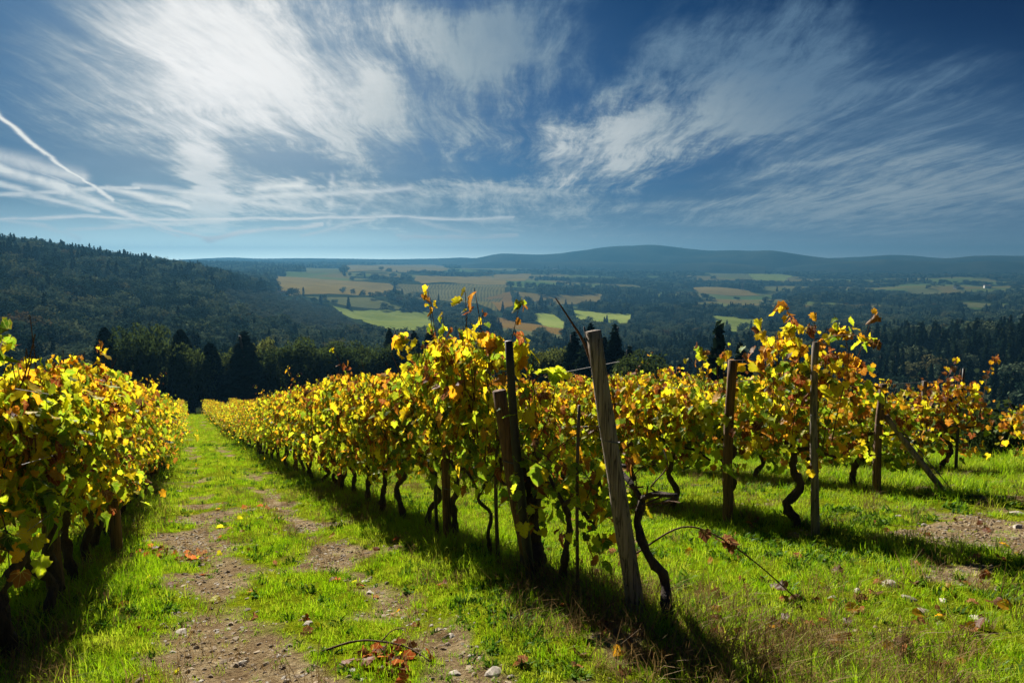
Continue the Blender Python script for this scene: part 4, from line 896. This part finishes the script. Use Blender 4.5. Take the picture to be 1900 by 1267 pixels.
shrub(1875, 745, 34, .9, 'dark bush rising behind the orange row at the right edge')

# fields on the valley side, laid 0.5 m proud of the land
def make_field(name, c1, c2, rows):
    m, t, b, out = new_mat(name); tcn = t.nodes.new('ShaderNodeTexCoord'); sp = t.nodes.new('ShaderNodeSeparateXYZ'); t.links.new(tcn.outputs['UV'], sp.inputs[0])
    nz = noise(t, position(t), .02, 6, .65); n2 = noise(t, position(t), .22, 4, .7)
    k = (nz * .6 + n2 * .4).step(.35, .65)
    if rows:
        u = V(t, sp.outputs[0]) * (rows * 2 * math.pi); sn = u._m('SINE') * .5 + .5; k = k * .45 + sn * .55
    c = mixc(t, k, c1, c2); t.links.new(c.k, b.inputs['Base Color']); b.inputs['Roughness'].default_value = 1; b.inputs['Specular IOR Level'].default_value = 0; return m
FM = {'tan': make_field('autumn_vineyard', (.15, .118, .034), (.215, .165, .048), 0), 'rows': make_field('vineyard_rows', (.045, .052, .02), (.18, .155, .05), 34), 'green': make_field('meadow', (.12, .165, .036), (.20, .24, .055), 0),
      'olive': make_field('pale_meadow', (.08, .095, .036), (.13, .135, .055), 0), 'orange': make_field('orange_vineyard', (.15, .09, .02), (.20, .13, .03), 22), 'bright': make_field('bright_meadow', (.21, .28, .05), (.30, .34, .08), 0)}
FIELDS = [('tan', (505, 513), (728, 527), (724, 550), (522, 546)), ('olive', (560, 550), (690, 553), (762, 576), (640, 568)), ('rows', (735, 527), (946, 530), (915, 573), (745, 549)), ('tan', (765, 512), (912, 512), (950, 528), (775, 526)),
          ('tan', (914, 510), (985, 508), (975, 521), (928, 522)), ('orange', (893, 557), (948, 542), (962, 567), (925, 577)), ('tan', (955, 541), (1012, 548), (1000, 562), (966, 558)), ('tan', (1000, 553), (1122, 545), (1110, 561), (1010, 566)),
          ('green', (620, 570), (800, 580), (815, 616), (715, 612)), ('orange', (912, 589), (1045, 610), (1056, 625), (922, 608)), ('bright', (978, 584), (1022, 581), (1070, 609), (1045, 613)), ('bright', (1056, 576), (1180, 584), (1160, 604), (1075, 594)),
          ('olive', (925, 608), (1060, 624), (1050, 632), (940, 621)), ('green', (1316, 586), (1405, 594), (1440, 615), (1322, 615)), ('tan', (1245, 528), (1380, 538), (1412, 549), (1300, 545)), ('green', (1380, 505), (1470, 512), (1455, 522), (1400, 520)),
          ('olive', (1300, 503), (1378, 506), (1398, 520), (1322, 513)), ('tan', (640, 493), (820, 490), (832, 500), (650, 505)), ('olive', (560, 498), (640, 499), (632, 507), (570, 507)), ('olive', (1680, 536), (1742, 540), (1730, 548), (1690, 546)), ('olive', (1780, 561), (1900, 566), (1900, 573), (1790, 571)), ('olive', (1410, 532), (1482, 536), (1470, 541), (1420, 540)), ('olive', (850, 494), (960, 497), (950, 503), (860, 501))]
FPOLY = []
for k, (kind, *q) in enumerate(FIELDS):
    c = np.array([unproject(px, py, 300, 6000) for px, py in q]); nn = 26
    uu, vv = np.meshgrid(np.linspace(0, 1, nn), np.linspace(0, 1, nn)); jit = (fbm(uu * 5 + k, vv * 5, k, 3) - .5) * .12
    uj = uu + jit * (vv * 0 + 1); vj = vv + jit
    P = (c[0] * (1 - uj[..., None]) + c[1] * uj[..., None]) * (1 - vj[..., None]) + (c[3] * (1 - uj[..., None]) + c[2] * uj[..., None]) * vj[..., None]
    zf = sheet_z(P[..., 0], P[..., 1]) + .5; idx = np.arange(nn * nn).reshape(nn, nn)
    f = np.stack([idx[:-1, :-1], idx[1:, :-1], idx[1:, 1:], idx[:-1, 1:]], -1).reshape(-1, 4)
    me = mesh('field', np.stack([P[..., 0], P[..., 1], zf], -1).reshape(-1, 3), f, FM[kind], True)
    uvl = me.uv_layers.new(name='UVMap'); li = f.ravel(); uvl.data.foreach_set('uv', np.stack([uu.ravel()[li], vv.ravel()[li]], 1).astype(np.float32).ravel())
    tag(obj('field', me), kind='structure'); FPOLY.append(c)
def inside(x, y, poly):
    r = np.zeros(len(x), bool); n_ = len(poly)
    for i in range(n_):
        (x0, y0), (x1, y1) = poly[i], poly[(i + 1) % n_]
        hit = ((y0 > y) != (y1 > y)) & (x < (x1 - x0) * (y - y0) / (y1 - y0 + 1e-12) + x0); r ^= hit
    return r
# woods: candidate places spread evenly over the land, then the 300 of a kind that show largest become trees of their own
def ringpts(r0, r1, gap):
    n_ = int((r1 * r1 - r0 * r0) * R(92) / 2 / gap ** 2); return polar(n_, r0, r1, -46, 46)
cand = []
for r0, r1, gap, sc in ((58, 170, 5.2, .8), (170, 420, 7.4, 1.0), (420, 900, 9.0, 1.2), (900, 1500, 10.5, 1.3), (1500, 2400, 13, 1.3), (2400, 3900, 19, 1.15)):
    x, y = ringpts(r0, r1, gap); cand.append(np.stack([x, y, np.full(len(x), sc)], 1))
cand = np.concatenate(cand); x, y, sc = cand.T; z = sheet_z(x, y); r = np.hypot(x, y); px, py, d = proj(x, y, z); s_, l_ = to_row(x, y)
keep = ~((s_ < 128) & (l_ < 24) & (l_ > -60)) & ~((r < 150) & (px > 120) & (px < 1290))
for c in FPOLY: keep &= ~inside(x, y, c)
keep &= (openness(x, y) < .5) | (rng.random(len(x)) < .012)
keep &= ~((px > 640) & (px < 1000) & (py > 505) & (py < 548) & (rng.random(len(x)) < .8))
for q_ in FIELDS:                                            # no tall trees close in front of an open field
    zt = z + 10.0; ax, ay, _ = proj(x, y, zt); keep &= ~(inside(ax, ay, q_[1:]) & (r > 300) & (rng.random(len(x)) < .93))
OL = np.array([(395, 545), (505, 546), (620, 572), (722, 614), (700, 632), (560, 632), (420, 590)]); isol = inside(px, py, OL)

x, y, z, sc, r, px, py, isol = (q_[keep] for q_ in (x, y, z, sc, r, px, py, isol)); n_ = len(x)
u = rng.random(n_); patch = fbm(x / 70, y / 70, 41, 3)
pc = np.where(px < 520, np.where(py < 500, .62, .16), np.where((px > 1150) & (r < 480), .78, np.where((px > 1000) & (px < 1260) & (py > 550) & (py < 592), .62, .10)))
isc = u < np.clip(pc + (patch - .5) * 1.1, .03, .97)
kind = np.where(isol, 2, np.where(isc, 1, 0))
hh = np.where(kind == 2, rng.uniform(4, 5.5, n_), np.where(kind == 1, rng.uniform(9, 14, n_), rng.uniform(6.5, 11.5, n_))) * sc
lowb = (r > 900) & (rng.random(n_) < .3); hh = np.where(lowb, hh * .55, hh)
KINDS = ['broadleaf_tree', 'conifer_tree', 'olive_tree']
tpx, tpy, td = proj(x, y, z + hh); hpx = hh / td * F
cov = np.interp(np.arange(0, 1900), [0, 170, 250, 355, 385, 560, 740, 830, 960, 1010, 1150, 1340, 1470, 1560, 1800, 1845, 1870, 1900], [650, 640, 610, 640, 640, 630, 615, 610, 640, 650, 640, 695, 610, 700, 735, 800, 790, 780])
vis = np.zeros(n_)
for i in np.argsort(r):
    if not (5 < tpx[i] < 1895): continue
    c0 = int(tpx[i]); w_ = max(1, int(hpx[i] * .2)); sl_ = slice(max(0, c0 - w_), min(1900, c0 + w_ + 1)); m_ = cov[sl_].mean()
    if tpy[i] < m_ - 2: vis[i] = min(m_ - tpy[i], hpx[i]) * hpx[i]; cov[sl_] = np.minimum(cov[sl_], tpy[i] + hpx[i] * .25)
single = np.zeros(n_, bool)
for k, cap in ((0, 285), (1, 230), (2, 120)):
    ids = np.where((kind == k) & (vis > 0))[0]; single[ids[np.argsort(-vis[ids])[:cap]]] = True
TD = {0: 'round crowned tree', 1: 'narrow dark conifer', 2: 'small grey green olive tree'}
for i in np.where(single)[0]:
    w_ = 'on the wooded hill at left' if px[i] < 520 else 'on the shaded forest slope at right' if (px[i] > 1150 and r[i] < 600) else 'in the valley woods beyond the vineyard'
    lab = f'{TD[kind[i]]} among its like {w_}'
    tree(KINDS[kind[i]], FARK, int(rng.integers(6)), x[i], y[i], z[i], hh[i], rng.uniform(.85, 1.2), lab, f'{KINDS[kind[i]].replace("_", " ")}s {w_}')
wl = []
for kd in KINDS: wl += [m[0] for m in FARK[kd]]
off = np.array([0, 6, 10]); cnt = np.array([6, 4, 3]); rest = ~single
ids = np.where(rest)[0]; pk = off[kind[ids]] + (rng.random(len(ids)) * cnt[kind[ids]]).astype(int); w_ = rng.uniform(.85, 1.25, len(ids)) * np.where(lowb[ids], 1.5, 1) * (1 + .5 * sstep(r[ids], 1300, 2600))
scatter('far_woods', library('wood_crowns', wl), np.stack([x[ids], y[ids], z[ids] - .3], 1), rng.uniform(0, 6.28, len(ids)), np.stack([hh[ids] / 10 * w_, hh[ids] / 10 * w_, hh[ids] / 10], 1), pk)
# landmark cypresses and hedge trees
LM = [(485, 515, 548, 'tall dark cypress standing in a clump at the foot of the left hill'), (492, 520, 548, 'shorter cypress in the clump at the foot of the left hill'), (478, 522, 548, 'cypress at the left of the clump below the left hill'),
      (563, 533, 549, 'lone cypress at the corner of the tan field'), (1011, 492, 502, 'cypress on the hilltop by the far villa, leftmost'), (1018, 494, 502, 'second cypress by the far hilltop villa'), (1036, 492, 502, 'tallest cypress by the far hilltop villa'), (1050, 494, 502, 'cypress right of the far hilltop villa'),
      (636, 531, 544, 'small round tree in the pale meadow at its left'), (655, 536, 546, 'small round tree in the pale meadow at its middle'), (690, 541, 555, 'small round tree in the pale meadow at its right')]
for k, (px_, t_, b_, lab) in enumerate(LM):
    gx_, gy_ = unproject(px_, b_, 300, 6000); z_ = float(sheet_z(np.array([gx_]), np.array([gy_]))[0]); d_ = proj(gx_, gy_, z_)[2]; h_ = (b_ - t_) / F * d_
    kd = 'cypress_tree' if 'cypress' in lab else 'broadleaf_tree'; tree(kd, FARK, k, gx_, gy_, z_, h_, 1.1, lab, None)
for k, px_ in enumerate(np.linspace(455, 525, 11)):
    gx_, gy_ = unproject(px_, 512, 300, 6000); z_ = float(sheet_z(np.array([gx_]), np.array([gy_]))[0]); tree('cypress_tree', FARK, k, gx_, gy_, z_, 16 * rng.uniform(.7, 1.2), 1.3, 'cypress in the line along the far edge of the tan field', 'cypresses along the tan field')

# houses and pylons in the valley
M_WALL = simple('plaster_wall', (.62, .55, .45), .9); M_ROOF = simple('clay_roof', (.30, .16, .09), .9); M_WHITE = simple('pale_wall', (.8, .78, .72), .9); M_SHUT = simple('dark_window', (.03, .03, .035), .3)
def house(px, py, w, d, h, rz, wall, label):
    gx_, gy_ = unproject(px, py, 250, 6000); z_ = float(sheet_z(np.array([gx_]), np.array([gy_]))[0]); o = empty('farmhouse', (gx_, gy_, z_), R(rz)); tag(o, label, 'house')
    b = MB(); b.box(-w / 2, w / 2, -d / 2, d / 2, -2, h); b.add([(-w / 2, -d / 2, h), (-w / 2, d / 2, h), (-w / 2, 0, h + d * .26), (w / 2, -d / 2, h), (w / 2, d / 2, h), (w / 2, 0, h + d * .26)], [(0, 2, 1), (3, 4, 5)]); obj('wall', b.mesh('wall', wall, False), o)
    e = .5; rr_ = h + d * .26; b = MB()
    for sg in (-1, 1):
        y0 = sg * (d / 2 + e); z0 = h - e * .52
        b.add([(-w / 2 - e, y0, z0 + .05), (w / 2 + e, y0, z0 + .05), (w / 2 + e, 0, rr_ + .05), (-w / 2 - e, 0, rr_ + .05), (-w / 2 - e, y0, z0 + .3), (w / 2 + e, y0, z0 + .3), (w / 2 + e, 0, rr_ + .3), (-w / 2 - e, 0, rr_ + .3)], [(0, 1, 2, 3), (7, 6, 5, 4), (0, 4, 5, 1), (1, 5, 6, 2), (2, 6, 7, 3), (3, 7, 4, 0)])
    rf = obj('roof', b.mesh('roof', M_ROOF, False), o); c = MB(); c.box(w * .2, w * .2 + .7, -.4, .4, rr_ - .5, rr_ + 1.1); obj('chimney', c.mesh('chimney', wall, False), rf)
    for k in range(max(2, int(w / 4))):
        xx = -w / 2 + (k + .5) * w / max(2, int(w / 4))
        for zz_ in ([h * .62, h * .2] if h > 4.5 else [h * .4]):
            c = MB(); c.box(xx - .5, xx + .5, -d / 2 - .06, -d / 2 + .1, zz_, zz_ + 1.3); obj('window', c.mesh('window', M_SHUT, False), o)
house(945, 589, 15, 8, 5.6, 12, M_WALL, 'stone farmhouse among dark trees above the orange field')
house(520, 547, 20, 7, 3.2, 5, M_WHITE, 'long low shed at the lower left corner of the tan field')
house(370, 556, 8, 6, 4.0, 30, M_WHITE, 'small white house half hidden in the wood on the left hill')
house(1030, 502, 22, 12, 7, 0, M_WALL, 'far villa between cypresses on the hilltop')
house(1676, 549, 22, 9, 5, -8, M_WHITE, 'white farm building alone in the right-hand valley')
house(1775, 536, 14, 9, 6, 20, M_WHITE, 'left one of the tiny pale houses near the right edge')
house(1832, 535, 16, 9, 6, -15, M_WHITE, 'right one of the tiny pale houses near the right edge')
house(1553, 526, 16, 9, 6, 10, M_WALL, 'tiny house on the wooded rise right of the pale green field')
def pylon(px, py, h, label):
    gx_, gy_ = unproject(px, py, 250, 6000); z_ = float(sheet_z(np.array([gx_]), np.array([gy_]))[0]); o = empty('pylon', (gx_, gy_, z_), .5); tag(o, label, 'pylon', None); b = MB(); w0 = h * .085
    lv = np.linspace(0, 1, 9); ws = [w0 * (1 - f) + .35 * f for f in lv]
    for sx in (-1, 1):
        for sy in (-1, 1): b.tube([(sx * w, sy * w, f * h) for w, f in zip(ws, lv)], .13, 4)
    for k in range(8):
        a_, b_ = ws[k], ws[k + 1]; z0, z1 = lv[k] * h, lv[k + 1] * h
        for sg in (-1, 1):
            b.tube([(-a_, sg * a_, z0), (b_, sg * b_, z1)], .07, 3); b.tube([(sg * a_, -a_, z0), (sg * b_, b_, z1)], .07, 3)
    obj('tower', b.mesh('tower', M_IRON, False), o)
    for f, L_ in ((.72, .20), (.84, .16), (.95, .12)):
        c = MB(); c.tube([(-L_ * h, 0, f * h), (L_ * h, 0, f * h)], .13, 4); c.tube([(-L_ * h, 0, f * h), (0, 0, f * h + 1.6)], .08, 3); c.tube([(L_ * h, 0, f * h), (0, 0, f * h + 1.6)], .08, 3); obj('cross_arm', c.mesh('cross_arm', M_IRON, False), o)
pylon(1464, 603, 26, 'nearer lattice pylon above the tall third-row vine'); pylon(1377, 541, 34, 'farther lattice pylon at the end of the tan strip')

# ------------------------------------------------------------------ haze: one closed box of thin even air
hb = MB(); hb.box(-5600, 5600, -5600, 5600, -300, 112)
hm = bpy.data.materials.new('haze'); hm.use_nodes = True; t = hm.node_tree; t.nodes.clear()
pv = t.nodes.new('ShaderNodeVolumePrincipled'); mo = t.nodes.new('ShaderNodeOutputMaterial'); t.links.new(pv.outputs[0], mo.inputs['Volume'])
pv.inputs['Density'].default_value = 1 / 3600; pv.inputs['Color'].default_value = (.058, .175, .300, 1); pv.inputs['Anisotropy'].default_value = .35
pv.inputs['Absorption Color'].default_value = (0, 0, 0, 1)
tag(obj('haze', hb.mesh('haze', hm, False)), kind='stuff')
